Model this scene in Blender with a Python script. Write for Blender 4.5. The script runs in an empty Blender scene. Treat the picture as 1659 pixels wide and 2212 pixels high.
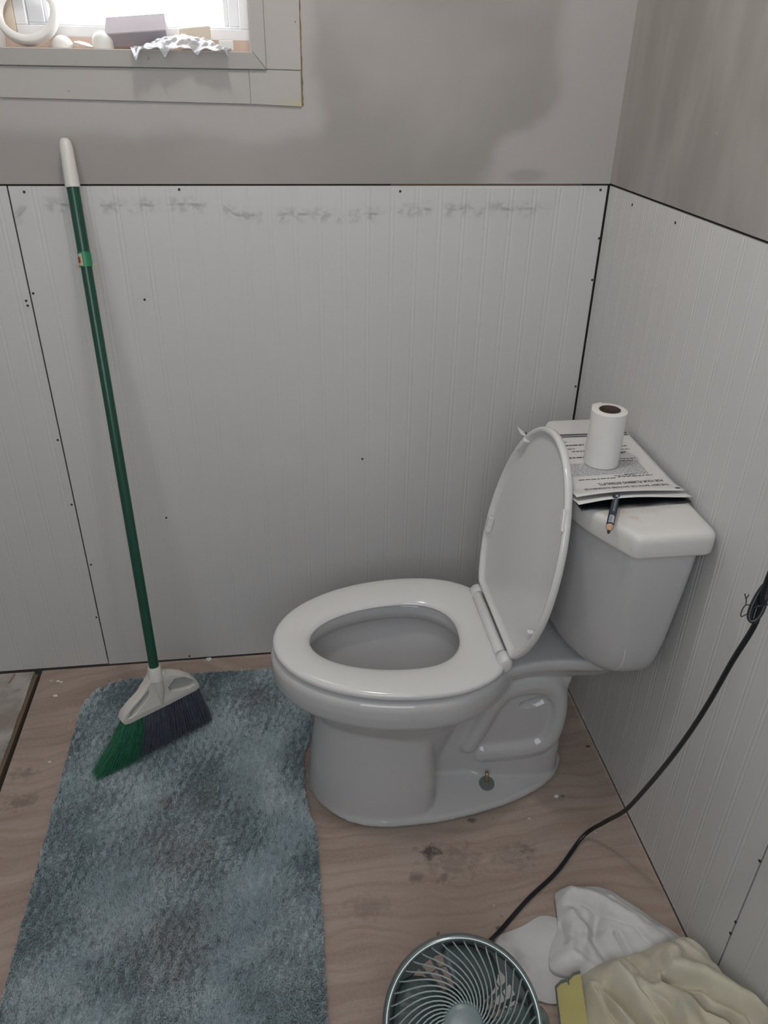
import bpy, bmesh, math, random
import numpy as np
from mathutils import Vector, Matrix
random.seed(7); rng = np.random.default_rng(7)
PI = math.pi
scene = bpy.context.scene
COL = scene.collection

# ------------------------------------------------------------------ camera
cam_d = bpy.data.cameras.new('camera'); cam = bpy.data.objects.new('camera', cam_d); COL.objects.link(cam)
cam.location = (-0.7114, -1.6916, 1.4400); cam.rotation_euler = (1.0411, -0.0167, -0.1315)
cam_d.sensor_fit = 'HORIZONTAL'; cam_d.sensor_width = 36.0; cam_d.lens = 1671.84 / 1659 * 36.0
cam_d.clip_start = 0.02
scene.camera = cam
# ------------------------------------------------------------------ world / lights / exposure
world = bpy.data.worlds.new('world'); scene.world = world; world.use_nodes = True
bg = world.node_tree.nodes['Background']; bg.inputs[0].default_value = (0.93, 0.97, 1.0, 1); bg.inputs[1].default_value = 6.0

def area(name, loc, rot, sx, sy, power, color, portal=False):
    l = bpy.data.lights.new(name, 'AREA'); l.shape = 'RECTANGLE'; l.size = sx; l.size_y = sy
    l.energy = power; l.color = color
    if portal: l.cycles.is_portal = True
    o = bpy.data.objects.new(name, l); o.location = loc; o.rotation_euler = rot; COL.objects.link(o); return o
area('window_portal', (-0.95, 0.125, 1.67), (-PI/2, 0, 0), 0.42, 0.44, 1.0, (1, 1, 1), True)
# bare ceiling bulb
lb = bpy.data.lights.new('ceiling_bulb', 'POINT'); lb.energy = 8.5; lb.color = (1.0, 0.955, 0.91); lb.shadow_soft_size = 0.055
ob = bpy.data.objects.new('ceiling_bulb', lb); ob.location = (-0.74, -0.68, 2.30); COL.objects.link(ob)
# added soft fill from behind the camera, no doorway is built there
area('fill_light', (-0.95, -2.25, 1.55), (math.radians(82), 0, 0), 1.1, 1.5, 11.0, (0.88, 0.94, 1.0))
scene.view_settings.view_transform = 'Standard'; scene.view_settings.look = 'None'
scene.view_settings.gamma = 1.0; scene.view_settings.use_curve_mapping = False
scene.view_settings.exposure = 0.77

# ------------------------------------------------------------------ material helpers
class MT:
    def __init__(s, name, rough=0.5, metal=0.0, coat=0.0, spec=0.5):
        s.m = bpy.data.materials.new(name); s.m.use_nodes = True; s.t = s.m.node_tree
        s.b = s.t.nodes['Principled BSDF']; s.b.inputs['Roughness'].default_value = rough
        s.b.inputs['Metallic'].default_value = metal; s.b.inputs['Coat Weight'].default_value = coat
        s.b.inputs['Specular IOR Level'].default_value = spec
        s.pos = None
    def node(s, ty, **kw):
        n = s.t.nodes.new(ty)
        for k, v in kw.items(): setattr(n, k, v)
        return n
    def put(s, sock, v):
        if isinstance(v, (int, float)): sock.default_value = v
        elif isinstance(v, tuple):
            sock.default_value = v if len(v) == len(sock.default_value) else tuple(v) + (1,)
        else: s.t.links.new(v, sock)
    def math(s, op, a, b=0.0, c=0.0, clamp=False):
        n = s.node('ShaderNodeMath', operation=op); n.use_clamp = clamp
        s.put(n.inputs[0], a); s.put(n.inputs[1], b); s.put(n.inputs[2], c); return n.outputs[0]
    def P(s):
        if s.pos is None: s.pos = s.node('ShaderNodeNewGeometry').outputs['Position']
        return s.pos
    def xyz(s):
        n = s.node('ShaderNodeSeparateXYZ'); s.put(n.inputs[0], s.P()); return n.outputs
    def scaled(s, sc, vec=None):
        n = s.node('ShaderNodeVectorMath', operation='MULTIPLY'); s.put(n.inputs[0], vec or s.P()); n.inputs[1].default_value = sc
        return n.outputs[0]
    def noise(s, scale, detail=3.0, rough=0.5, vec=None, dist=0.0):
        n = s.node('ShaderNodeTexNoise'); s.put(n.inputs['Vector'], vec or s.P())
        n.inputs['Scale'].default_value = scale; n.inputs['Detail'].default_value = detail
        n.inputs['Roughness'].default_value = rough; n.inputs['Distortion'].default_value = dist
        return n.outputs['Fac']
    def ramp(s, fac, a, b, lo=0.0, hi=1.0):
        n = s.node('ShaderNodeMapRange'); n.interpolation_type = 'SMOOTHSTEP'
        s.put(n.inputs[0], fac); s.put(n.inputs[1], a); s.put(n.inputs[2], b); s.put(n.inputs[3], lo); s.put(n.inputs[4], hi)
        return n.outputs[0]
    def mix(s, f, a, b):
        n = s.node('ShaderNodeMix', data_type='RGBA'); s.put(n.inputs[0], f); s.put(n.inputs[6], a); s.put(n.inputs[7], b)
        return n.outputs[2]
    def color(s, c): s.put(s.b.inputs['Base Color'], c); return s
    def bump(s, h, strength=0.3, dist=0.002):
        n = s.node('ShaderNodeBump'); n.inputs['Strength'].default_value = strength; n.inputs['Distance'].default_value = dist
        s.put(n.inputs['Height'], h); s.t.links.new(n.outputs[0], s.b.inputs['Normal']); return s
    def dist(s, p, sc=(1, 1, 1)):
        a = s.node('ShaderNodeVectorMath', operation='SUBTRACT'); s.put(a.inputs[0], s.P()); a.inputs[1].default_value = p
        b = s.node('ShaderNodeVectorMath', operation='MULTIPLY'); s.put(b.inputs[0], a.outputs[0]); b.inputs[1].default_value = sc
        c = s.node('ShaderNodeVectorMath', operation='LENGTH'); s.put(c.inputs[0], b.outputs[0]); return c.outputs['Value']

def plain(name, c, rough=0.5, var=0.06, scale=30, **kw):
    m = MT(name, rough, **kw)
    d = tuple(x*(1-var) for x in c); e = tuple(min(1, x*(1+var)) for x in c)
    m.color(m.mix(m.noise(scale, 3), d, e)); return m.m

def mat_porcelain():  # darker than the tank lid: shade on the sides put into the colour
    m = MT('porcelain', 0.025, coat=0.0); m.b.inputs['IOR'].default_value = 1.5
    m.color(m.mix(m.noise(9, 2), (0.50, 0.497, 0.497), (0.53, 0.527, 0.527))); return m.m
def mat_lidtop():
    m = MT('tank_lid_lit', 0.06, coat=0.0)
    w = m.mix(m.noise(9, 2), (0.66, 0.65, 0.625), (0.69, 0.68, 0.655))  # lighter than the porcelain: light from above put into the lid colour
    st = m.math('MULTIPLY', m.ramp(m.dist((-0.12, -0.62, 0.775), (1, 1.6, 1)), 0.015, 0.06, 1, 0), m.ramp(m.noise(55, 3), 0.5, 0.68), clamp=True)
    m.color(m.mix(m.math('MULTIPLY', st, 0.45), w, (0.62, 0.42, 0.36))); return m.m
def mat_drywall(right=False):
    m = MT('drywall_right' if right else 'drywall', 0.85, spec=0.2)
    x, y, z = m.xyz()
    nz = m.math('MULTIPLY_ADD', m.noise(5, 3), 0.09, -0.045)
    dark = m.mix(m.noise(4, 4), (0.30, 0.285, 0.265), (0.35, 0.33, 0.31)); light = m.mix(m.noise(3, 3), (0.42, 0.395, 0.38), (0.45, 0.43, 0.41))
    if not right:
        xn = m.math('ADD', x, nz); zn = m.math('ADD', z, nz)
        a = m.math('MULTIPLY', m.ramp(xn, -0.64, -0.59, 1, 0), m.ramp(zn, 1.27, 1.325, 0, 1))
        e = m.math('MULTIPLY_ADD', m.ramp(z, 1.22, 1.40), 0.13, -0.27)
        b = m.ramp(m.math('SUBTRACT', xn, e), -0.03, 0.03)
        c = m.ramp(m.dist((-0.19, 0, 1.27), (1, 1, 1.4)), 0.05, 0.09, 1, 0)
        f = m.math('MAXIMUM', m.math('MAXIMUM', a, b), c)
        f2 = m.math('MULTIPLY', m.ramp(m.noise(2.3, 3), 0.42, 0.62), 0.5)
        f = m.math('MAXIMUM', f, f2)
        col = m.mix(f, dark, light)
        lo = m.math('MULTIPLY', m.ramp(zn, 1.27, 1.31, 1, 0), m.ramp(x, -0.7, -0.4, 1, 0))
        col = m.mix(m.math('MULTIPLY', lo, 0.5), col, (0.37, 0.335, 0.32))
        sm = m.math('MULTIPLY', m.ramp(m.dist((-0.185, 0, 1.235), (1, 1, 3.2)), 0.02, 0.06, 1, 0), 0.45)
        col = m.mix(sm, col, (0.26, 0.25, 0.235))
    else:
        sv = m.scaled((1, 5, 1.6))
        f = m.ramp(m.noise(2.2, 4, vec=sv), 0.35, 0.68)
        g = m.ramp(y, -0.05, -0.02, 0, 0.8)
        f = m.math('MAXIMUM', m.math('MULTIPLY', f, 0.65), g)
        col = m.mix(f, (0.30, 0.28, 0.26), (0.40, 0.375, 0.35))
        w = m.ramp(m.noise(24, 2), 0.74, 0.80)
        col = m.mix(m.math('MULTIPLY', w, 0.5), col, (0.6, 0.58, 0.55))
    m.color(col); m.bump(m.noise(14, 5), 0.25, 0.004); return m.m
def mat_panel(marks=False):
    m = MT('beadboard_paint_marked' if marks else 'beadboard_paint', 0.42, spec=0.35)
    x, y, z = m.xyz()
    col = m.mix(m.noise(3, 4), (0.565, 0.56, 0.55), (0.605, 0.60, 0.59))
    if marks:
        step = m.ramp(m.noise(2.5, 0, vec=m.scaled((1, 0, 0))), 0.48, 0.52, 1.160, 1.180)
        dz = m.math('ABSOLUTE', m.math('SUBTRACT', m.math('MULTIPLY_ADD', m.noise(30, 2), 0.012, z), m.math('ADD', step, 0.006)))
        line = m.ramp(dz, 0.0015, 0.0045, 1, 0)
        haze = m.math('MULTIPLY', m.ramp(dz, 0.004, 0.022, 0.75, 0), m.ramp(m.noise(60, 3), 0.42, 0.66))
        gap = m.ramp(m.noise(20, 2, vec=m.scaled((1, 0, 0.3))), 0.38, 0.52)
        f = m.math('MULTIPLY', m.math('MAXIMUM', m.math('MULTIPLY', line, m.ramp(m.noise(40, 2), 0.35, 0.6)), haze), gap)
        f = m.math('MULTIPLY', f, m.ramp(x, -0.10, -0.2, 0, 0.68))
        col = m.mix(f, col, (0.28, 0.28, 0.29))
    sp = m.ramp(m.noise(55, 2), 0.80, 0.84)
    col = m.mix(m.math('MULTIPLY', sp, 0.4), col, (0.35, 0.34, 0.33))
    m.color(col); m.bump(m.noise(90, 2), 0.05, 0.001); return m.m
def mat_plywood():
    m = MT('plywood', 0.62, spec=0.3)
    v = m.scaled((1.0, 8.0, 1)); nn = m.node('ShaderNodeTexNoise'); m.put(nn.inputs['Vector'], m.P()); nn.inputs['Scale'].default_value = 1.9; nn.inputs['Detail'].default_value = 3
    add = m.node('ShaderNodeVectorMath', operation='MULTIPLY_ADD'); m.put(add.inputs[0], nn.outputs['Color']); add.inputs[1].default_value = (0.0, 2.4, 0); m.put(add.inputs[2], v)
    q = add.outputs[0]
    g1 = m.noise(2.0, 4, 0.55, vec=q); g2 = m.noise(7, 6, 0.62, vec=q)
    v3 = m.scaled((5, 11, 1), q); g3 = m.noise(6, 5, 0.65, vec=v3)
    w = m.node('ShaderNodeTexWave', wave_type='BANDS', bands_direction='Y'); m.put(w.inputs['Vector'], q); w.inputs['Scale'].default_value = 1.15; w.inputs['Distortion'].default_value = 2.2; w.inputs['Detail'].default_value = 3; w.inputs['Detail Scale'].default_value = 1.6
    col = m.mix(m.ramp(g1, 0.3, 0.7), (0.315, 0.24, 0.20), (0.41, 0.33, 0.28))
    col = m.mix(m.math('MULTIPLY', m.ramp(w.outputs['Fac'], 0.70, 0.98), 0.24), col, (0.235, 0.165, 0.13))
    col = m.mix(m.math('MULTIPLY', m.ramp(g2, 0.46, 0.72), 0.32), col, (0.25, 0.185, 0.155))
    col = m.mix(m.math('MULTIPLY', m.ramp(g3, 0.48, 0.78), 0.35), col, (0.25, 0.19, 0.165))
    col = m.mix(m.math('MULTIPLY', m.ramp(m.noise(160, 3), 0.45, 0.75), 0.16), col, (0.55, 0.47, 0.42))
    # greyish worn film and dirt
    col = m.mix(m.math('MULTIPLY', m.ramp(m.noise(5, 5), 0.45, 0.7), 0.4), col, (0.34, 0.29, 0.26))
    st = None
    for (px, py, r, k) in [(-.453, -.671, .026, .85), (-.495, -.725, .02, .5), (-.436, -.732, .018, .45), (-.252, -.69, .02, .55), (-.347, -.603, .012, .7), (-.41, -.70, .06, .28),
                           (-.353, -.851, .008, .8), (-1.335, -.44, .035, .4), (-1.353, -.36, .03, .35), (-.129, -.566, .006, .6), (-.018, -.43, .006, .9), (-.28, -.70, .05, .25), (-.6, -.78, .04, .25)]:
        d = m.math('ADD', m.dist((px, py, 0), (0.8, 1.3, 0)), m.math('MULTIPLY_ADD', m.noise(60, 4, 0.65), r*3.2, -r*1.6))
        f = m.ramp(d, r*0.1, r*1.1, k, 0)
        st = f if st is None else m.math('MAXIMUM', st, f)
    col = m.mix(st, col, (0.055, 0.045, 0.045))
    sp = m.ramp(m.noise(38, 2), 0.745, 0.775)
    col = m.mix(m.math('MULTIPLY', sp, 0.75), col, (0.66, 0.64, 0.61))
    ds = m.ramp(m.noise(31, 2, vec=m.scaled((1, 1.2, 1.9))), 0.27, 0.24)
    col = m.mix(m.math('MULTIPLY', ds, 0.6), col, (0.10, 0.085, 0.08))
    m.color(col); m.bump(g2, 0.12, 0.001); return m.m
def mat_oldboard():
    m = MT('old_painted_board', 0.8)
    col = m.mix(m.ramp(m.noise(9, 5), 0.35, 0.65), (0.27, 0.24, 0.205), (0.47, 0.44, 0.41))
    col = m.mix(m.math('MULTIPLY', m.ramp(m.noise(11, 5, vec=m.scaled((1, 1.4, 1))), 0.52, 0.68), 0.55), col, (0.12, 0.125, 0.115))
    m.color(col); m.bump(m.noise(30, 4), 0.6, 0.004); return m.m
def mat_rug(pile):
    m = MT('rug_pile' if pile else 'rug_backing', 0.95, spec=0.1)
    a = m.ramp(m.noise(5.5, 4, 0.55), 0.36, 0.64); b = m.ramp(m.noise(60, 3), 0.35, 0.65); c = m.ramp(m.noise(420, 2), 0.3, 0.7)
    col = m.mix(a, (0.33, 0.42, 0.455), (0.54, 0.61, 0.65))
    col = m.mix(m.math('MULTIPLY', b, 0.3), col, (0.26, 0.34, 0.36))
    col = m.mix(m.math('MULTIPLY', c, 0.3), col, (0.46, 0.53, 0.54))
    col = m.mix(m.math('MULTIPLY', m.math('MULTIPLY', m.ramp(m.noise(95, 3, vec=m.scaled((.6, 1.5, 1))), 0.56, 0.68), m.ramp(m.noise(6, 3), 0.38, 0.6)), 0.6), col, (0.12, 0.20, 0.24))
    st = None
    for (px, py, r, k) in [(-1.02, -.49, .03, .8), (-.97, -.80, .13, .5), (-1.0, -.62, .12, .35), (-.80, -.19, .07, .3), (-.90, -.48, .12, .25)]:
        d = m.math('ADD', m.dist((px, py, 0), (0.9, 1.1, 0)), m.math('MULTIPLY_ADD', m.noise(26, 4), r*1.6, -r*.8))
        f = m.ramp(d, 0, r, k, 0); st = f if st is None else m.math('MAXIMUM', st, f)
    col = m.mix(st, col, (0.27, 0.26, 0.265))
    m.color(col); m.b.inputs['Sheen Weight'].default_value = 0.15
    if not pile: m.bump(m.noise(300, 3), 0.8, 0.004)
    return m.m
def mat_cloth(name, c1, c2, sc=120, grime=None):
    m = MT(name, 0.95, spec=0.1)
    col = m.mix(m.ramp(m.noise(7, 4), 0.35, 0.65), c1, c2)
    if grime: col = m.mix(m.math('MULTIPLY', m.ramp(m.noise(16, 4), 0.55, 0.75), 0.55), col, grime)
    m.color(col); m.bump(m.noise(sc*4, 3), 0.5, 0.001); m.b.inputs['Sheen Weight'].default_value = 0.2; return m.m
def mat_clear(name, c, alpha, rough=0.15):
    m = MT(name, rough); m.color(c); m.b.inputs['Alpha'].default_value = alpha; return m.m
def mat_sillwood():
    m = MT('bare_sill_wood', 0.6); col = m.mix(m.noise(6, 4, vec=m.scaled((1, 10, 10))), (0.42, 0.32, 0.26), (0.55, 0.43, 0.36)); m.color(col); return m.m
def mat_casing():
    m = MT('casing_paint', 0.7)
    col = m.mix(m.noise(5, 4), (0.41, 0.39, 0.365), (0.455, 0.435, 0.41))
    x, y, z = m.xyz()
    yl = m.math('MULTIPLY', m.ramp(m.dist((-.655, 0, 1.358), (1, 1, 3)), 0.01, 0.05, 1, 0), m.ramp(m.noise(40, 3), 0.35, 0.6))
    col = m.mix(m.math('MULTIPLY', yl, 0.6), col, (0.50, 0.45, 0.16))
    sp = m.ramp(m.noise(48, 2), 0.72, 0.76)
    col = m.mix(m.math('MULTIPLY', sp, 0.7), col, (0.20, 0.12, 0.08))
    m.color(col); return m.m

M = dict(
    porcelain=mat_porcelain(), lidtop=mat_lidtop(), drywall=mat_drywall(), drywall_right=mat_drywall(True),
    panel=mat_panel(), panel_marked=mat_panel(True), plywood=mat_plywood(), oldboard=mat_oldboard(),
    rug=mat_rug(False), pile=mat_rug(True), sillwood=mat_sillwood(), casing=mat_casing(),
    stud=plain('dark_wall_cavity', (0.035, 0.028, 0.022), 0.9), plate=plain('brown_wall_plate', (0.17, 0.125, 0.08), 0.9),
    plainwall=plain('plain_wall', (0.45, 0.43, 0.41), 0.9), ceiling=plain('ceiling_paint', (0.62, 0.60, 0.58), 0.9),
    seat=plain('seat_plastic', (0.655, 0.65, 0.64), 0.13, 0.02, 12), vinyl=plain('white_vinyl', (0.66, 0.66, 0.67), 0.35, 0.03),
    green_metal=plain('green_enamel', (0.010, 0.062, 0.040), 0.28, 0.12), ivory=plain('ivory_plastic', (0.62, 0.60, 0.56), 0.35, 0.04),
    bristle_green=plain('green_bristle', (0.045, 0.23, 0.13), 0.5, 0.4, 80), bristle_grey=plain('grey_bristle', (0.125, 0.137, 0.18), 0.55, 0.35, 80),
    fan_frame=plain('fan_grey_plastic', (0.135, 0.165, 0.165), 0.3, 0.05), fan_dark=plain('fan_dark_plastic', (0.045, 0.06, 0.062), 0.4, 0.1),
    fan_rib=plain('fan_rib_plastic', (0.20, 0.25, 0.245), 0.35, 0.05), fan_ring=plain('fan_satin_ring', (0.30, 0.35, 0.345), 0.16, 0.03, metal=0.7),
    black=plain('black_rubber', (0.008, 0.010, 0.013), 0.35, 0.2), black_bag=plain('black_printed_back', (0.012, 0.014, 0.018), 0.4, 0.2),
    paper=plain('paper', (0.66, 0.65, 0.64), 0.8, 0.02), ink=plain('grey_ink', (0.06, 0.06, 0.065), 0.7, 0.1), ink_pale=plain('pale_ink', (0.36, 0.36, 0.37), 0.8, 0.1),
    tissue=plain('tissue', (0.72, 0.70, 0.68), 0.95, 0.02), cardboard=plain('brown_core', (0.10, 0.068, 0.052), 0.9, 0.15),
    pencil=plain('navy_lacquer', (0.030, 0.034, 0.060), 0.3, 0.1), wood=plain('pencil_wood', (0.50, 0.33, 0.22), 0.7), lead=plain('graphite', (0.02, 0.02, 0.022), 0.4),
    print_white=plain('white_print', (0.45, 0.47, 0.50), 0.6), brass=plain('dull_brass', (0.34, 0.27, 0.15), 0.35, 0.1, metal=0.6),
    zinc=plain('zinc_washer', (0.22, 0.25, 0.25), 0.4, 0.08, metal=0.5), nailhead=plain('dark_nail_head', (0.03, 0.025, 0.022), 0.6),
    white_cloth=mat_cloth('white_rag', (0.56, 0.55, 0.545), (0.66, 0.655, 0.65), grime=(0.37, 0.37, 0.37)),
    cream_cloth=mat_cloth('cream_towel', (0.49, 0.45, 0.335), (0.61, 0.58, 0.47), grime=(0.43, 0.44, 0.40)),
    yellow=plain('yellow_plastic', (0.42, 0.37, 0.13), 0.45, 0.08), slate=plain('grey_green_edge', (0.10, 0.12, 0.11), 0.5),
    box_card=plain('grey_brown_card', (0.40, 0.365, 0.39), 0.95, 0.08, spec=0.05), beige=plain('beige_block', (0.60, 0.52, 0.42), 0.8, 0.1),
    wrap=mat_clear('clear_wrap', (0.46, 0.47, 0.50), 0.40, 0.12), tape=plain('white_tape_roll', (0.70, 0.69, 0.66), 0.5, 0.03),
    glass=mat_clear('window_glass', (1, 1, 1), 0.04, 0.02), splinter=plain('pinkish_splinter', (0.42, 0.30, 0.26), 0.8),
    label_red=plain('label_red', (0.30, 0.035, 0.02), 0.5), label_green=plain('label_green', (0.02, 0.20, 0.09), 0.4), label_cream=plain('label_cream', (0.50, 0.42, 0.30), 0.6),
    dustwhite=plain('plaster_crumb', (0.70, 0.68, 0.65), 0.9),
)

# ------------------------------------------------------------------ object helpers
def empty(name, loc, label=None, cat=None, group=None, rot=(0, 0, 0)):
    o = bpy.data.objects.new(name, None); o.location = loc; o.rotation_euler = rot; o.empty_display_size = 0.05; COL.objects.link(o)
    if label: o['label'] = label
    if cat: o['category'] = cat
    if group: o['group'] = group
    return o
def tag(o, label=None, cat=None, group=None, kind=None):
    if label: o['label'] = label
    if cat: o['category'] = cat
    if group: o['group'] = group
    if kind: o['kind'] = kind
    return o
def wloc(o):
    v = Vector((0, 0, 0))
    while o: v = v + o.location; o = o.parent
    return v
def mk(name, verts, faces, mat, parent=None, smooth=False, local=False, origin=None):
    """mesh given in world coordinates (parents are unrotated empties/meshes) unless local"""
    me = bpy.data.meshes.new(name); off = Vector((0, 0, 0))
    if not local:
        if parent: off = wloc(parent)
        elif origin: off = Vector(origin)
    o = bpy.data.objects.new(name, me); COL.objects.link(o)
    me.from_pydata([tuple(Vector(v)-off) for v in verts], [], faces); me.update()
    if origin and not parent: o.location = origin
    mats = mat if isinstance(mat, list) else [mat]
    for x in mats: me.materials.append(x)
    if smooth: me.polygons.foreach_set('use_smooth', [True]*len(me.polygons))
    if parent: o.parent = parent
    return o
def smooth_by_angle(o, deg=35):
    me = o.data
    me.polygons.foreach_set('use_smooth', [True]*len(me.polygons))
    bm = bmesh.new(); bm.from_mesh(me)
    for e in bm.edges:
        if len(e.link_faces) == 2 and e.calc_face_angle(0) > math.radians(deg): e.smooth = False
    bm.to_mesh(me); bm.free()
def fix(o):
    bm = bmesh.new(); bm.from_mesh(o.data); bmesh.ops.recalc_face_normals(bm, faces=bm.faces); bm.to_mesh(o.data); bm.free(); return o
def bx(x0, x1, y0, y1, z0, z1, base=0):
    v = [(x, y, z) for z in (z0, z1) for y in (y0, y1) for x in (x0, x1)]
    f = [(0, 2, 3, 1), (4, 5, 7, 6), (0, 1, 5, 4), (2, 6, 7, 3), (0, 4, 6, 2), (1, 3, 7, 5)]
    return v, [tuple(i+base for i in q) for q in f]
def boxes(lst):
    V, F = [], []
    for b in lst:
        v, f = bx(*b, base=len(V)); V += v; F += f
    return V, F
def bevel(o, w, seg=2):
    bm = bmesh.new(); bm.from_mesh(o.data)
    bmesh.ops.bevel(bm, geom=list(bm.edges), offset=w, segments=seg, profile=0.5, affect='EDGES', clamp_overlap=True)
    bm.to_mesh(o.data); bm.free(); return o
def loft(rings, close=True, cap0=True, cap1=True):
    n = len(rings[0]); V = [p for r in rings for p in r]; F = []
    for k in range(len(rings)-1):
        for i in range(n):
            j = (i+1) % n
            F.append((k*n+i, k*n+j, (k+1)*n+j, (k+1)*n+i))
    if cap0: F.append(tuple(range(n-1, -1, -1)))
    if cap1: F.append(tuple((len(rings)-1)*n+i for i in range(n)))
    return V, F
def frames(path):
    P = [Vector(p) for p in path]; T = []
    for i in range(len(P)):
        T.append((P[min(i+1, len(P)-1)]-P[max(i-1, 0)]).normalized())
    up = Vector((0, 0, 1)) if abs(T[0].z) < 0.9 else Vector((1, 0, 0))
    N = [(up-T[0]*up.dot(T[0])).normalized()]
    for i in range(1, len(P)):
        q = T[i-1].rotation_difference(T[i]); n = q @ N[-1]; N.append((n-T[i]*n.dot(T[i])).normalized())
    return P, T, N
def tube(path, r, n=10, ry=None, caps=True):
    P, T, N = frames(path); R = r if isinstance(r, (list, tuple)) else [r]*len(P); rings = []
    for i, p in enumerate(P):
        B = T[i].cross(N[i]); a = R[i]; b = a if ry is None else a*ry
        rings.append([tuple(p+N[i]*(a*math.cos(2*PI*k/n))+B*(b*math.sin(2*PI*k/n))) for k in range(n)])
    return loft(rings, cap0=caps, cap1=caps)
def catmull(pts, sub=8):
    P = [Vector(p) for p in pts]; P = [P[0]*2-P[1]]+P+[P[-1]*2-P[-2]]; out = []
    for i in range(1, len(P)-2):
        for s in range(sub):
            t = s/sub; a, b, c, d = P[i-1], P[i], P[i+1], P[i+2]
            out.append(tuple(0.5*((2*b)+(c-a)*t+(2*a-5*b+4*c-d)*t*t+(-a+3*b-3*c+d)*t**3)))
    out.append(tuple(P[-2])); return out
def lathe(prof, n=32, c=(0, 0, 0), caps=False):
    rings = [[(c[0]+r*math.cos(2*PI*k/n), c[1]+r*math.sin(2*PI*k/n), c[2]+z) for k in range(n)] for r, z in prof]
    return loft(rings, cap0=caps, cap1=caps)
def round_poly(pts, r, seg=6):
    out = []; n = len(pts)
    for i in range(n):
        a, b, c = Vector(pts[i-1]), Vector(pts[i]), Vector(pts[(i+1) % n])
        rr = r[i] if isinstance(r, (list, tuple)) else r
        u, w = (a-b), (c-b); d = min(rr, u.length*.45, w.length*.45)
        p, q = b+u.normalized()*d, b+w.normalized()*d
        for s in range(seg+1):
            t = s/seg; out.append(tuple((1-t)**2*p+2*t*(1-t)*b+t*t*q))
    return out
def join(parts):
    V, F = [], []
    for v, f in parts:
        b = len(V); V += list(v); F += [tuple(i+b for i in q) for q in f]
    return V, F
def evaluated(o):
    dg = bpy.context.evaluated_depsgraph_get(); dg.update()
    me = bpy.data.meshes.new_from_object(o.evaluated_get(dg)); o.modifiers.clear(); o.data = me; return o
def text_mesh(s, size, bold=0.0):
    c = bpy.data.curves.new('t', 'FONT'); c.body = s; c.size = size; c.align_x = 'LEFT'; c.offset = bold; c.resolution_u = 2
    o = bpy.data.objects.new('t', c); COL.objects.link(o); dg = bpy.context.evaluated_depsgraph_get(); dg.update()
    me = bpy.data.meshes.new_from_object(o.evaluated_get(dg)); V = [tuple(v.co) for v in me.vertices]; F = [tuple(p.vertices) for p in me.polygons]
    bpy.data.objects.remove(o); bpy.data.curves.remove(c); bpy.data.meshes.remove(me); return V, F

# ================================================================== SETTING
XL, YF, ZC = -2.1, -2.3, 2.4
WX0, WX1, WZ0, WZ1 = -1.192, -0.735, 1.447, 1.89      # window opening
TOP = 1.2155
def struct(name, vf, mat, parent=None):
    o = mk(name, vf[0], vf[1], mat, parent); o['kind'] = 'structure'; return o
wall_back = struct('wall_back', boxes([(XL, WX0, 0, .13, TOP+.0035, ZC), (WX1, 0.0, 0, .13, TOP+.0035, ZC), (0.0, .12, .0, .13, TOP+.0046, ZC), (WX0, WX1, 0, .13, TOP+.0035, WZ0-.004), (WX0, WX1, 0, .13, WZ1, ZC),
                                       ]), M['drywall'])
mk('wall_plate', *boxes([(XL, 0.12, .0065, .13, -.03, TOP+.0035)]), M['stud'], wall_back)
mk('wall_plate', *boxes([(-.47, -.06, .004, .0064, TOP-.012, TOP+.0034)]), M['plate'], wall_back)
wall_right = struct('wall_right', boxes([(0, .12, YF, 0, TOP+.0045, ZC)]), M['drywall_right'])
mk('wall_plate', *boxes([(.0065, .12, YF, 0.0065, -.03, TOP+.0045)]), M['stud'], wall_right)
struct('wall_left', boxes([(XL-.1, XL, YF, .13, 0, ZC)]), M['plainwall'])
struct('wall_front', boxes([(XL-.1, .12, YF-.1, YF, 0, ZC)]), M['plainwall'])
struct('ceiling', boxes([(XL-.1, .12, YF-.1, .13, ZC, ZC+.1)]), M['ceiling'])
floor = struct('floor', boxes([(XL, .0, YF, .0, -.06, -.02)]), M['stud'])
ply = mk('plywood_sheet', [(-1.385, -.002, -.018), (-.0015, -.002, -.018), (-.0015, YF, -.018), (-1.375, YF, -.018), (-1.393, -.002, 0), (-.0015, -.002, 0), (-.0015, YF, 0), (-1.372, YF, 0)],
         [(0, 1, 2, 3), (4, 7, 6, 5), (0, 4, 5, 1), (1, 5, 6, 2), (2, 6, 7, 3), (3, 7, 4, 0)], M['plywood'], floor)
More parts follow.
